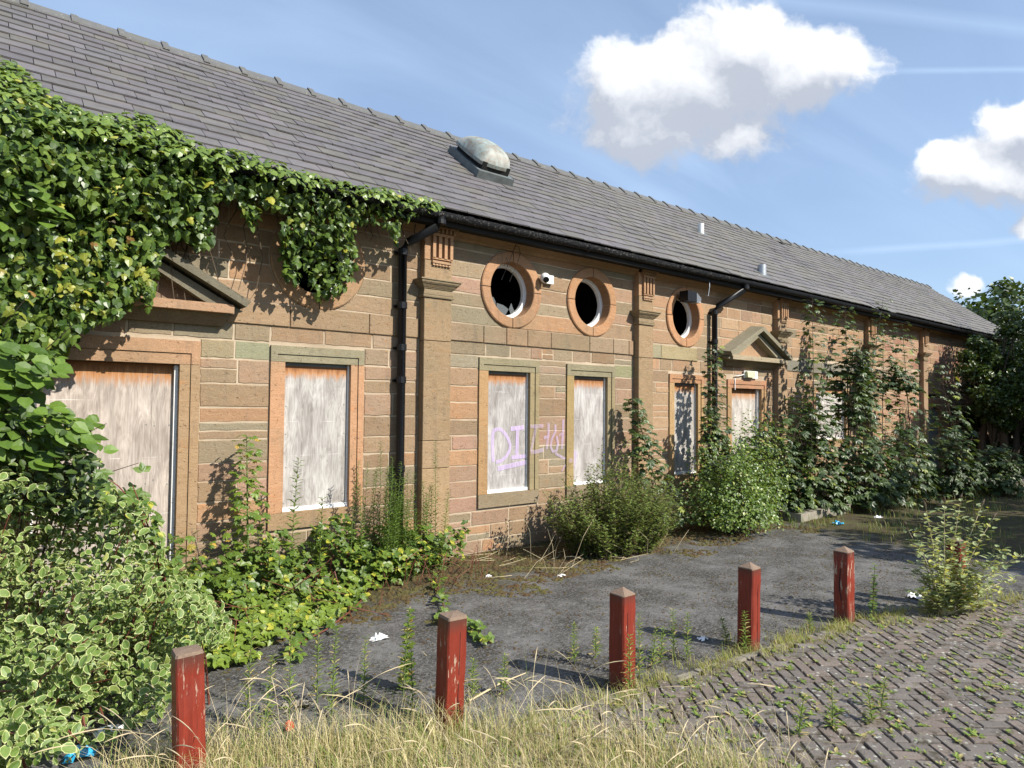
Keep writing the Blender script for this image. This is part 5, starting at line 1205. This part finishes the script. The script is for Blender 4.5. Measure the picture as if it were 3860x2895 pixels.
def bush(name, label, cat, c, rad, n, size, tm, mt, stems, wid=None, mats=M_BARK, up=.7, gap=.25, group=None, power=.45):
    r_ = thing(name, label, cat, (c[0], c[1], 0), group); u = rand_dir(n); u[:, 2] = np.abs(u[:, 2])
    ph = rng.uniform(0, 6.28, 6); mod = 1+.16*np.sin(3*np.arctan2(u[:, 1], u[:, 0])+ph[0])+.12*np.sin(7*u[:, 0]+5*u[:, 2]+ph[1])+.1*np.sin(11*u[:, 1]-8*u[:, 2]+ph[2])
    P = np.array([c[0], c[1], c[2]])+u*(rng.random(n)**power*mod)[:, None]*np.array(rad)
    P[:, 2] = np.maximum(P[:, 2], .02); k = P[:, 1] < -.03; P, u = P[k], u[k]; n = len(P)
    leafmesh('leaf_mass', P, rand_dir(n)*.7+u*.4+np.array([.05, -.35, up]), rand_dir(n)+u*.5+np.array([0, 0, -.2]), rng.uniform(size[0], size[1], n), tm, mt, r_, wid=wid)['kind'] = 'stuff'
    b = MB()
    for i in range(stems):
        a_ = random.uniform(0, 6.28); q = random.uniform(.2, .9); b.tube([(c[0]+.1*math.cos(a_), c[1]+.08*math.sin(a_), 0), (c[0]+rad[0]*.5*q*math.cos(a_), min(c[1]+rad[1]*.5*q*math.sin(a_), -.04), c[2]+rad[2]*.5), (c[0]+rad[0]*q*math.cos(a_), min(c[1]+rad[1]*q*math.sin(a_), -.04), c[2]+rad[2]*.85*math.sqrt(max(.05, 1-q*q)))], [.006, .004, .002], 4)
    b.build('stems', mats, r_); return r_
# birch bush
bush('birch_bush', 'bright small leaved birch bush at the wall foot between window and far doorway', 'bush', (7.75, -1.05, .12), (.75, .60, 1.05), 7200, (.03, .052), T_DIA, L_BIRCH, 40, wid=1.5)
bush('birch_bush', 'darker upright birch bush behind the bright one, screening the far doorway', 'bush', (8.75, -.75, .3), (.55, .5, 1.25), 3600, (.03, .05), T_DIA, L_BIRCH, 24, wid=1.5)

# stem-built herbs -------------------------------------------------------------------------------
def herb(name, label, cat, base, h, n_leaf, ll, mt, stemm, lean=(0, 0), wid=1., group=None, tm=T_LAN, head=None, taper=.5, r0=.0035, droop=-.1, start=.05):
    r_ = thing(name, label, cat, (base[0], base[1], 0), group)
    mk_herb(r_, base, h, n_leaf, ll, mt, stemm, lean, wid, tm, head, taper, r0, droop, start); return r_
def stem_curve(base, h, lean):
    base = np.array([base[0], base[1], 0.]); top = base+np.array([lean[0], lean[1], h]); mid = base+np.array([lean[0]*.3, lean[1]*.3, h*.55]); return lambda t_: base*(1-t_)**2+2*mid*t_*(1-t_)+top*t_**2
def herb_leaves(f, n, ll, taper, droop, start):
    t_ = np.linspace(start, 1, n); P = np.array([f(q) for q in t_]); a_ = np.arange(n)*2.4+rng.uniform(0, 6.28); d = np.stack([np.cos(a_), np.sin(a_), np.full(n, .35+droop)], -1); up_ = t_**2; d[:, 2] += up_*.8
    N = np.stack([-np.cos(a_)*.4, -np.sin(a_)*.4, np.ones(n)], -1); return P, N+rand_dir(n)*.25, d+rand_dir(n)*.2, ll*(1-taper*t_)*rng.uniform(.7, 1.1, n)
def mk_herb(r_, base, h, n_leaf, ll, mt, stemm, lean, wid, tm, head, taper, r0, droop, start):
    f = stem_curve(base, h, lean); b = MB(); b.tube([f(t_) for t_ in np.linspace(0, 1, 7)], list(np.linspace(r0, r0*.4, 7)), 5); b.build('stem', stemm, r_)
    P, N, T, sz_ = herb_leaves(f, n_leaf, ll, taper, droop, start); leafmesh('leaves', P, N, T, sz_, tm, mt, r_, wid=wid)
# cluster of fleabane by the downpipe
for k in range(34):
    x, y = random.uniform(2.72, 3.5), random.uniform(-.62, -.22); h = random.uniform(.75, 1.3)*(1. if k % 3 else .75)
    herb('fleabane', 'tall thin green fleabane stem in the clump before the nearest downpipe', 'weed', (x, y), h, 120, .085, L_FLEA, M_GSTEM, (random.uniform(-.06, .1), random.uniform(-.05, .02)), 1.2, 'fleabane clump before the nearest downpipe')
herb('fleabane', 'tall green fleabane rising in front of the left side of the nearest boarded window', 'weed', (2.08, -.42), 1.17, 110, .12, L_FLEA, M_GSTEM, (.06, 0), 1.4)
herb('fleabane', 'short pale fleabane below the middle of the nearest boarded window', 'weed', (2.33, -.45), .82, 80, .11, L_FLEA, M_GSTEM, (.02, 0), 1.4)
herb('fleabane', 'slim fleabane at the right edge of the nearest boarded window', 'weed', (2.62, -.45), .95, 50, .06, L_FLEA, M_GSTEM, (.03, 0), 1.1)
# asphalt edge weeds among the bollards
WE = [((1250, 2700), .40, 'second'), ((1090, 2720), .55, ''), ((1195, 2650), .46, ''), ((1370, 2660), .32, ''), ((930, 2740), .52, ''), ((1520, 2620), .42, ''), ((1555, 2700), .3, ''), ((1000, 2780), .35, ''),
      ((2165, 2500), .22, ''), ((2245, 2480), .18, ''), ((2375, 2620), .30, ''), ((2410, 2560), .33, ''), ((2460, 2520), .22, ''), ((2540, 2480), .28, ''), ((2590, 2490), .26, ''), ((2490, 2500), .2, ''), ((2740, 2430), .17, ''), ((1780, 2640), .2, ''), ((1900, 2620), .2, ''), ((2810, 2460), .24, ''), ((3010, 2790), .2, ''), ((3140, 2760), .2, ''), ((3320, 2690), .17, ''), ((3050, 2380), .12, ''), ((700, 2800), .4, ''), ((3290, 2740), .16, '')]
for k, ((px, py), h, _) in enumerate(WE):
    P = G(px, py); herb('edge_weed', 'thin upright green weed growing through the dry grass by the bollards', 'weed', (P[0], P[1]), h*1.15, int(40+90*h), .062, L_GREEN, M_GSTEM, (random.uniform(-.03, .03), random.uniform(-.03, .03)), 1.4, 'thin weeds between the bollards')
P = G(1530, 2600); herb('dock_weed', 'curled leafy weed standing left of the split bollard', 'weed', (P[0], P[1]), .44, 34, .07, L_SYCY, M_GSTEM, (.02, 0), 2.0, None, T_OVAL)
P = G(3290, 2330)
for k, (dx, h) in enumerate(((0., .46), (.10, .34), (-.09, .38))): herb('birch_seedling', 'dark leaved birch seedling between the peeling bollard and the buddleia', 'seedling', (P[0]+dx, P[1]+dx*.4), h*.9, 24, .05, L_BIRCH, M_BARK, (random.uniform(-.05, .05), 0), 1.3, 'birch seedlings beside the buddleia', T_OVAL, None, .3)

# nettle bush in front of the third window
nt = thing('nettle_bush', 'dense dull green nettle bush growing below the third boarded window', 'bush', (5.65, -.85, 0)); Pa, Na, Ta, Sa = [], [], [], []; b = MB()
for k in range(360):
    a_ = random.uniform(0, 6.28); q = math.sqrt(random.random()); x = 5.66+1.0*q*math.cos(a_); y = min(-.85+.58*q*math.sin(a_), -.08); h = (.95-.45*q*q+.12*math.sin(x*7.)+.1*math.sin(x*13+y*9))*random.uniform(.6, 1.15)*(1.0 if x < 6.3 else .92)
    f = stem_curve((x*.55+5.62*.45, y*.6-.85*.4), h, ((x-5.62)*.45+random.uniform(-.06, .06), (y+.85)*.4-random.random()*.05))
    b.tube([f(t_) for t_ in np.linspace(0, 1, 5)], [.004, .0035, .003, .002, .001], 4); p, n_, t_, s_ = herb_leaves(f, 54, .062, .3, -.25, .05); p = p+rng.normal(0, .018, p.shape); Pa.append(p); Na.append(n_); Ta.append(t_); Sa.append(s_)
Pa = np.concatenate(Pa); Pa[:, 1] = np.minimum(Pa[:, 1], -.03)
leafmesh('leaf_mass', Pa, np.concatenate(Na), np.concatenate(Ta), np.concatenate(Sa), T_DIA, L_NET, nt, wid=1.1)['kind'] = 'stuff'; b.build('stems', M_BARK, nt)
# dead stalks
b = MB()
for k in range(70):
    x, y = random.uniform(4.0, 6.4), random.uniform(-1.35, -.15); h = random.uniform(.1, .55) if k < 40 else .03; dx = random.uniform(-.3, .3)*(1 if k < 40 else 1.6)
    b.tube([(x, y, .005), (x+dx*.4, y-.05, h*.6+.01), (x+dx, y-random.uniform(-.1, .15), h+.008)], [.0028, .0022, .0012], 4)
o = b.build('dead_stalks', M_STRAW); tag(o, 'tangle of dead straw coloured stalks at the wall foot left of the nettle bush', 'dead stalks', kind='stuff')

# buddleia
P0 = G(3560, 2330); bd = thing('buddleia', 'pale grey green buddleia with brown seed heads in front of the last bollard', 'bush', (P0[0], P0[1], 0)); b = MB(); sh = MB(); Pa, Na, Ta, Sa = [], [], [], []
tips = [(3420, 1990), (3490, 1920), (3560, 1900), (3620, 1890), (3700, 1910), (3740, 1960), (3800, 2070), (3850, 2090), (3830, 2180), (3470, 2070), (3440, 2140), (3530, 2030), (3600, 2020), (3660, 2040), (3720, 2120), (3770, 2150), (3500, 2180), (3560, 2120), (3640, 2160), (3700, 2220), (3760, 2240), (3450, 2230), (3600, 2250), (3530, 2260), (3660, 2270), (3480, 2280), (3740, 2290)]
zb = (P0-CP)@Fv
for i, (px, py) in enumerate(tips):
    e = DZ(px, py, zb+random.uniform(-.3, .2)); ctrl = P0*.55+e*.45+np.array([0, 0, .10]); f = (lambda e, c: (lambda t_: P0*(1-t_)**2+2*c*t_*(1-t_)+e*t_**2))(e, ctrl)
    b.tube([f(t_) for t_ in np.linspace(0, 1, 7)], list(np.linspace(.006, .0015, 7)), 5)
    p, n_, t_, s_ = herb_leaves(f, 62, .072, .25, -.45, .25); p = p+rng.normal(0, .022, p.shape); Pa.append(p); Na.append(n_); Ta.append(t_); Sa.append(s_)
    if i < 6: d = norm(e-ctrl); sh.tube([e-d*.01, e+d*.03+(0, 0, .01), e+d*.075+np.array([random.uniform(-.02, .02), 0, .0])], [.003, .009, .002], 7)
leafmesh('leaf_mass', np.concatenate(Pa), np.concatenate(Na), np.concatenate(Ta), np.concatenate(Sa), T_OVAL, L_BUD, bd, wid=.85)['kind'] = 'stuff'; b.build('stems', M_STRAW, bd); sh.build('seed_heads', M_BARK, bd)

# grass ------------------------------------------------------------------------------------------
def blades(name, X, Y, h, wdt, mt, lean, label=None, c0=None, seed=False, parent=None, cat='grass'):
    n = len(X); a_ = rng.uniform(0, 6.28, n); L = lean*rng.random(n)*h; d = np.stack([np.cos(a_), np.sin(a_)], -1); ts = [0, .35, .7, 1.]; V = np.zeros((n, 8, 3)); s = np.stack([-d[:, 1], d[:, 0]], -1)
    for i, t_ in enumerate(ts):
        c = np.stack([X, Y], -1)+d*(L*t_**2.2)[:, None]; z = h*(t_-.22*lean*t_**3); ww = wdt*(1-t_*.9)*np.ones(n)
        V[:, 2*i, :2] = c+s*ww[:, None]; V[:, 2*i+1, :2] = c-s*ww[:, None]; V[:, 2*i, 2] = z; V[:, 2*i+1, 2] = z
    V = V.reshape(-1, 3); base = (np.arange(n)*8)[:, None]; idx = np.concatenate([base+np.array([2*i, 2*i+1, 2*i+3, 2*i+2])[None] for i in range(3)], 1).ravel()
    V = V-rootloc(parent); me = bpy.data.meshes.new(name); me.vertices.add(n*8); me.vertices.foreach_set('co', V.ravel()); me.loops.add(len(idx)); me.loops.foreach_set('vertex_index', idx.astype(np.int32))
    me.polygons.add(n*3); me.polygons.foreach_set('loop_start', (np.arange(n*3)*4).astype(np.int32)); me.polygons.foreach_set('loop_total', np.full(n*3, 4, np.int32)); me.materials.append(mt)
    at_ = me.color_attributes.new('lc', 'FLOAT_COLOR', 'POINT'); C = np.ones((n, 8, 4)); C[:, :, 0] = (rng.random(n) if c0 is None else c0)[:, None]; C[:, :, 2] = rng.random(n)[:, None]; at_.data.foreach_set('color', C.ravel()); me.update(calc_edges=True); me.validate()
    o = obj(name, me, parent)
    if parent is None: tag(o, label, cat, kind='stuff')
    return o
def ground_in(poly, n):
    Q = np.array([G(*p)[:2] for p in poly]); lo, hi = Q.min(0), Q.max(0); X = rng.uniform(lo[0], hi[0], n*6); Y = rng.uniform(lo[1], hi[1], n*6); k = inpoly(X, Y, [tuple(q) for q in Q]); return X[k][:n], Y[k][:n]
gp = [(300, 3250), (350, 2960), (800, 2840), (1250, 2790), (1700, 2750), (2200, 2790), (2700, 2880), (3000, 2990), (3000, 3250)]
X, Y = ground_in(gp, 11000); blades('dry_grass', X, Y, rng.uniform(.06, .27, len(X)), .0017, L_GRASS, 1.2, 'thick tangle of dry yellow grass along the bottom of the view')
X2, Y2 = ground_in([(250, 3100), (500, 2860), (1200, 2740), (2200, 2700), (2900, 2800), (3300, 3000), (3000, 3200)], 420); hh = rng.uniform(.22, .46, len(X2))*np.where(X2 > 2.6, .7, 1.)
blades('grass_stalks', X2, Y2, hh, .0011, L_GRASS, 1.35, 'long bleached grass stalks arching in front of the bollards', c0=rng.uniform(.6, 1, len(X2)))
# seed heads: short fat spindles on arching stalks
b = MB()
for i in range(190):
    x, y, h = X2[i], Y2[i], hh[i]*1.05; a_ = random.uniform(0, 6.28); L = h*random.uniform(.3, .9); f = lambda t_: np.array([x+math.cos(a_)*L*t_**2, y+math.sin(a_)*L*t_**2, h*(t_-.28*t_**3)])
    b.tube([f(t_) for t_ in (0, .3, .6, .8)], [.0012, .0011, .001, .0009], 3); b.tube([f(t_) for t_ in (.8, .86, .93, 1., 1.05)], [.0008, .0022, .0026, .0018, .0005], 5)
o = b.build('grass_seed_heads', M_STRAW); tag(o, 'pale feathery seed heads nodding over the dry grass', 'grass', kind='stuff')
# fringe tufts along the paving edge and little weeds in the joints
fx, fy = [], []
for i in range(7): 
    a, b_ = np.array(pav_poly[min(i, 5)]), np.array(pav_poly[min(i+1, 6)]) if i < 5 else np.array(pav_poly[5]); 
ep = [np.array(p) for p in pav_poly[:6]]
for i in range(5):
    n_ = 2600; t_ = rng.random(n_)[:, None]; q = ep[i]*(1-t_)+ep[i+1]*t_; q = q+rng.normal(0, .085, q.shape); k = nz(q[:, 0]*3, q[:, 1]*3) > -.1; fx.append(q[k, 0]); fy.append(q[k, 1])
fx = np.concatenate(fx); fy = np.concatenate(fy); blades('edge_grass', fx, fy, rng.uniform(.02, .11, len(fx)), .0020, L_EDGE, 1.3, 'fringe of short yellow green grass along the paving edge')
X, Y = ground_in([(1700, 2560), (3100, 2330), (3860, 2250), (4200, 2300), (4200, 3100), (1400, 3100)], 5200)
kk = inpoly(X, Y, pav_poly); X, Y = X[kk], Y[kk]
# snap weeds to joints: keep points near the lattice lines
al1 = (X-4.2)*E1[0]+(Y+4.4)*E1[1]; al2 = (X-4.2)*E2[0]+(Y+4.4)*E2[1]
cx_ = np.concatenate([X]); idx = rng.choice(len(X), min(1050, len(X)), False); 
tx, ty = X[idx], Y[idx]; n_ = len(tx)
PP = np.repeat(np.stack([tx, ty, np.full(n_, .03)], -1), 7, 0); a_ = rng.uniform(0, 6.28, len(PP)); d = np.stack([np.cos(a_), np.sin(a_), rng.uniform(.2, 1.1, len(PP))], -1)
leafmesh_o = leafmesh('paving_weeds', PP+rng.normal(0, .004, PP.shape)*np.array([1, 1, 0]), np.stack([-np.cos(a_)*.4, -np.sin(a_)*.4-.2, np.ones(len(a_))], -1), d, np.repeat(rng.uniform(.35, 1., n_)**1.5, 7)*rng.uniform(.018, .046, len(PP)), T_LAN, L_GREEN, wid=2.6)
tag(leafmesh_o, 'small green weed rosettes sprouting from the paving joints', 'weeds', kind='stuff')
i2 = rng.choice(len(X), min(2600, len(X)), False); j_ = rng.normal(0, .012, (len(i2), 2)); blades('joint_grass', X[i2//1]+j_[:, 0], Y[i2]+j_[:, 1], rng.uniform(.008, .035, len(i2)), .0012, L_GREEN, 1.4, 'wisps of short grass in the paving joints')
# grass and moss in the shaded yard at the far right
X = rng.uniform(8.6, 17, 9000); Y = rng.uniform(-4.8, -1.0, 9000); k = nz(X*.8, Y*.9) > .0; X, Y = X[k], Y[k]
blades('yard_grass', X, Y, rng.uniform(.04, .20, len(X)), .003, L_GREEN, 1.0, 'rough grass growing through the shaded far yard', c0=rng.uniform(0, .5, len(X)))

# ------------------------------------------------------------------ trees
def tree(label, c, h, rad, n, leaf, seed=0, trunks=3, low=.6, group=None, name='tree', mt=L_TREE, clumps=26):
    r_ = thing(name, label, 'tree', (c[0], c[1], 0), group); b = MB(); cen = np.array([c[0], c[1], 0.])
    cl = []
    for k in range(clumps):
        u = rand_dir(1)[0]; q = random.random()**.45; p = cen+np.array([u[0]*rad[0]*q, u[1]*rad[1]*q, low+(h-low)*(.5+.5*u[2]*q)]); cl.append((p, random.uniform(.35, .75)*min(rad)*.62))
    for k in range(trunks):
        a_ = random.uniform(0, 6.28); q = cen+np.array([math.cos(a_)*.3, math.sin(a_)*.3, 0]); b.tube([q, q*.8+cl[k][0]*.2+(0, 0, h*.1), q*.4+cl[k][0]*.6, cl[k][0]], [.10, .07, .04, .015], 8)
    for p, s_ in cl: q = cen+np.array([0, 0, max(.3, p[2]*.45)]); b.tube([q, (q+p)/2+(0, 0, .1), p], [.035, .02, .008], 5)
    b.build('trunk', M_BARK, r_)
    m_ = n//clumps; Ps, Us = [], []
    for p, s_ in cl: u = rand_dir(m_); Ps.append(p+u*(s_*rng.random(m_)**.38)[:, None]*np.array([1, 1, .8])); Us.append(u)
    P = np.concatenate(Ps); u = np.concatenate(Us); P[:, 2] = np.maximum(P[:, 2], .05)
    leafmesh('crown', P, rand_dir(len(P))*.8+u*.3+np.array([0, 0, .6]), rand_dir(len(P))+np.array([0, 0, -.3]), rng.uniform(leaf*.6, leaf*1.1, len(P)), T_DIA, mt, r_, wid=1.5); return r_
L_TREE2 = leafmat('mid_tree_leaf', (.028, .055, .011), (.085, .13, .022), rough=.4, tr=.25)
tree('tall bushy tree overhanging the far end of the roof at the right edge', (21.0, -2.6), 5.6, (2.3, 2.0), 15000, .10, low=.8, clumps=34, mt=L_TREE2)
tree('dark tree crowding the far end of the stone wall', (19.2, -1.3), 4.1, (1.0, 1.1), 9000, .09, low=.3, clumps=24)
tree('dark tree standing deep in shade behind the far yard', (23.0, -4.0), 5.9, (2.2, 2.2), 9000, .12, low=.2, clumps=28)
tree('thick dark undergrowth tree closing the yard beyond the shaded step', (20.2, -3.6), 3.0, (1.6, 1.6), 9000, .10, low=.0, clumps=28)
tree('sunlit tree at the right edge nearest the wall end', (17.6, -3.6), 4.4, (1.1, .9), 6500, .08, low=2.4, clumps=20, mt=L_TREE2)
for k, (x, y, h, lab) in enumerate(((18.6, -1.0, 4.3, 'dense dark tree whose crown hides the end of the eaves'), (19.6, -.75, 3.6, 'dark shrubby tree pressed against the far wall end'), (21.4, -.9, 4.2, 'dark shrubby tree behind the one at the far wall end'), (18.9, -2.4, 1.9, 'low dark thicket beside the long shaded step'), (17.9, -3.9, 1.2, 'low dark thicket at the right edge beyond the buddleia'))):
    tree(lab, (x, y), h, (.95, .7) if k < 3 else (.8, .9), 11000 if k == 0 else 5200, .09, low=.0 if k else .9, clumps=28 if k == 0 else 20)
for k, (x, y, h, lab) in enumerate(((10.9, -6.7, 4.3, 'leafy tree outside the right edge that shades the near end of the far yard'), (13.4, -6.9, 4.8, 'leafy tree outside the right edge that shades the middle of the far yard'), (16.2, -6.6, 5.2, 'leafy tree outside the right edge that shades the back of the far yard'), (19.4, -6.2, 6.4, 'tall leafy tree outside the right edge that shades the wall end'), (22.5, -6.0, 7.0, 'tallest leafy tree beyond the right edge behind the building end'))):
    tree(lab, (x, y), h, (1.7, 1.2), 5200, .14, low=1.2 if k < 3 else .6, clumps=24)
for k, (x, y, h) in enumerate(((29, 2, 7.), (33, -4, 8.), (31, -10, 8.5), (38, 4, 8.), (28, -15, 8.))): tree(('distant tree behind the building end', 'distant tree beyond the tall right edge tree', 'far off tree outside the right edge', 'distant tree rising over the roof end', 'farthest tree off to the right')[k], (x, y), h, (3., 3.), 3200, .30, low=.3, clumps=22, group='distant trees beyond the yard end')

# ------------------------------------------------------------------ litter
def scrap(label, px, py, s, mt, name='litter', cat='litter', hgt=.4, tall=0., ZZ=0.):
    P = G(px, py, ZZ); b = MB(); n = 7; V = []
    for i in range(n):
        for j in range(n): x = (i/(n-1)-.5)*s*(1+.3*math.sin(j*2.1)); y = (j/(n-1)-.5)*s*.7*(1+.3*math.sin(i*1.7)); V.append((P[0]+x, P[1]+y, ZZ+.004+abs(random.gauss(0, 1))*s*hgt*.35*math.cos(x/s*2.5)+tall*random.random()))
    F = [(i*n+j, (i+1)*n+j, (i+1)*n+j+1, i*n+j+1) for i in range(n-1) for j in range(n-1)]
    V2 = [(x, y, z+.0015) for x, y, z in V]; k = len(V); b.add(V+V2, [f[::-1] for f in F]+[tuple(q+k for q in f) for f in F]); o = b.build(name, mt); tag(o, label, cat); return o
scrap('crumpled white paper scrap lying on the asphalt left of the split bollard', 1430, 2410, .12, M_PAPER)
scrap('white paper scrap at the paving edge between the third and fourth bollards', 2650, 2412, .07, M_PAPER)
scrap('white torn paper beside the birch seedlings', 3455, 2255, .13, M_PAPER, tall=.02)
scrap('small white scrap near the buddleia stem', 3535, 2228, .06, M_PAPER)
scrap('small white wrapper on the moss below the nearest pilaster', 1842, 2175, .05, M_PAPER, tall=.01)
scrap('thin white paper strip on the asphalt below the nettle bush', 2118, 2172, .07, M_PAPER)
scrap('white scrap among the bramble leaves', 1235, 2230, .04, M_PAPER, tall=.01)
scrap('flat grey white scrap left of the split bollard near weeds', 1120, 2665, .14, M_CONC)
scrap('crumpled blue plastic bag under the variegated shrub at the bottom left', 300, 2868, .11, M_BLUE, 'plastic_bag', 'plastic bag', .7, .04)
scrap('torn blue plastic among the bramble by the broken doorstep', 905, 2290, .08, M_BLUE, 'plastic_bag', 'plastic bag', .5, .02)
scrap('blue plastic scrap on the shaded far yard', 3160, 1978, .14, M_BLUE, 'plastic_bag', 'plastic bag', .5, .02)
scrap('white scrap on the shaded far yard beyond the blue plastic', 3313, 1952, .12, M_PAPER)
P = G(400, 2785); bt = MB(); bt.tube([(P[0]-.05, P[1], .03), (P[0]+.03, P[1]+.01, .03), (P[0]+.05, P[1]+.012, .03), (P[0]+.08, P[1]+.015, .03)], [.028, .028, .012, .012], 10, True); o = bt.build('plastic_cup', M_PAPER, smooth=True); tag(o, 'white plastic bottle lying under the variegated shrub', 'bottle')
P = G(1090, 2760); bt = MB(); bt.tube([(P[0], P[1]-.012, .03), (P[0], P[1]+.012, .035)], .022, 10, True); o = bt.build('bottle_cap', M_REDL); tag(o, 'small red plastic lid in the dry grass', 'lid')
for (px, py, L, an, lab) in ((2160, 2110, .22, 2.1, 'bent dry stick on the asphalt below the nettle bush'), (1880, 2600, .5, .2, 'thin dry stick lying left of the third bollard'), (2750, 1990, .9, .35, 'long pale stick on the moss beside the birch bush'), (2870, 2600, .25, 2.2, 'curved pale stick on the paving right of the third bollard')):
    P = G(px, py); b = MB(); b.tube([(P[0]-math.cos(an)*L/2, P[1]-math.sin(an)*L/2, .02), (P[0]+random.uniform(-.02, .02), P[1]+random.uniform(-.02, .02), .035), (P[0]+math.cos(an)*L/2, P[1]+math.sin(an)*L/2, .02)], [.006, .005, .003], 6); o = b.build('stick', M_STRAW); tag(o, lab, 'stick')
print('tris', sum(sum(len(p.vertices)-2 for p in o.data.polygons) for o in bpy.data.objects if o.type == 'MESH' and len(o.data.polygons) < 0), 'objects', len(bpy.data.objects))
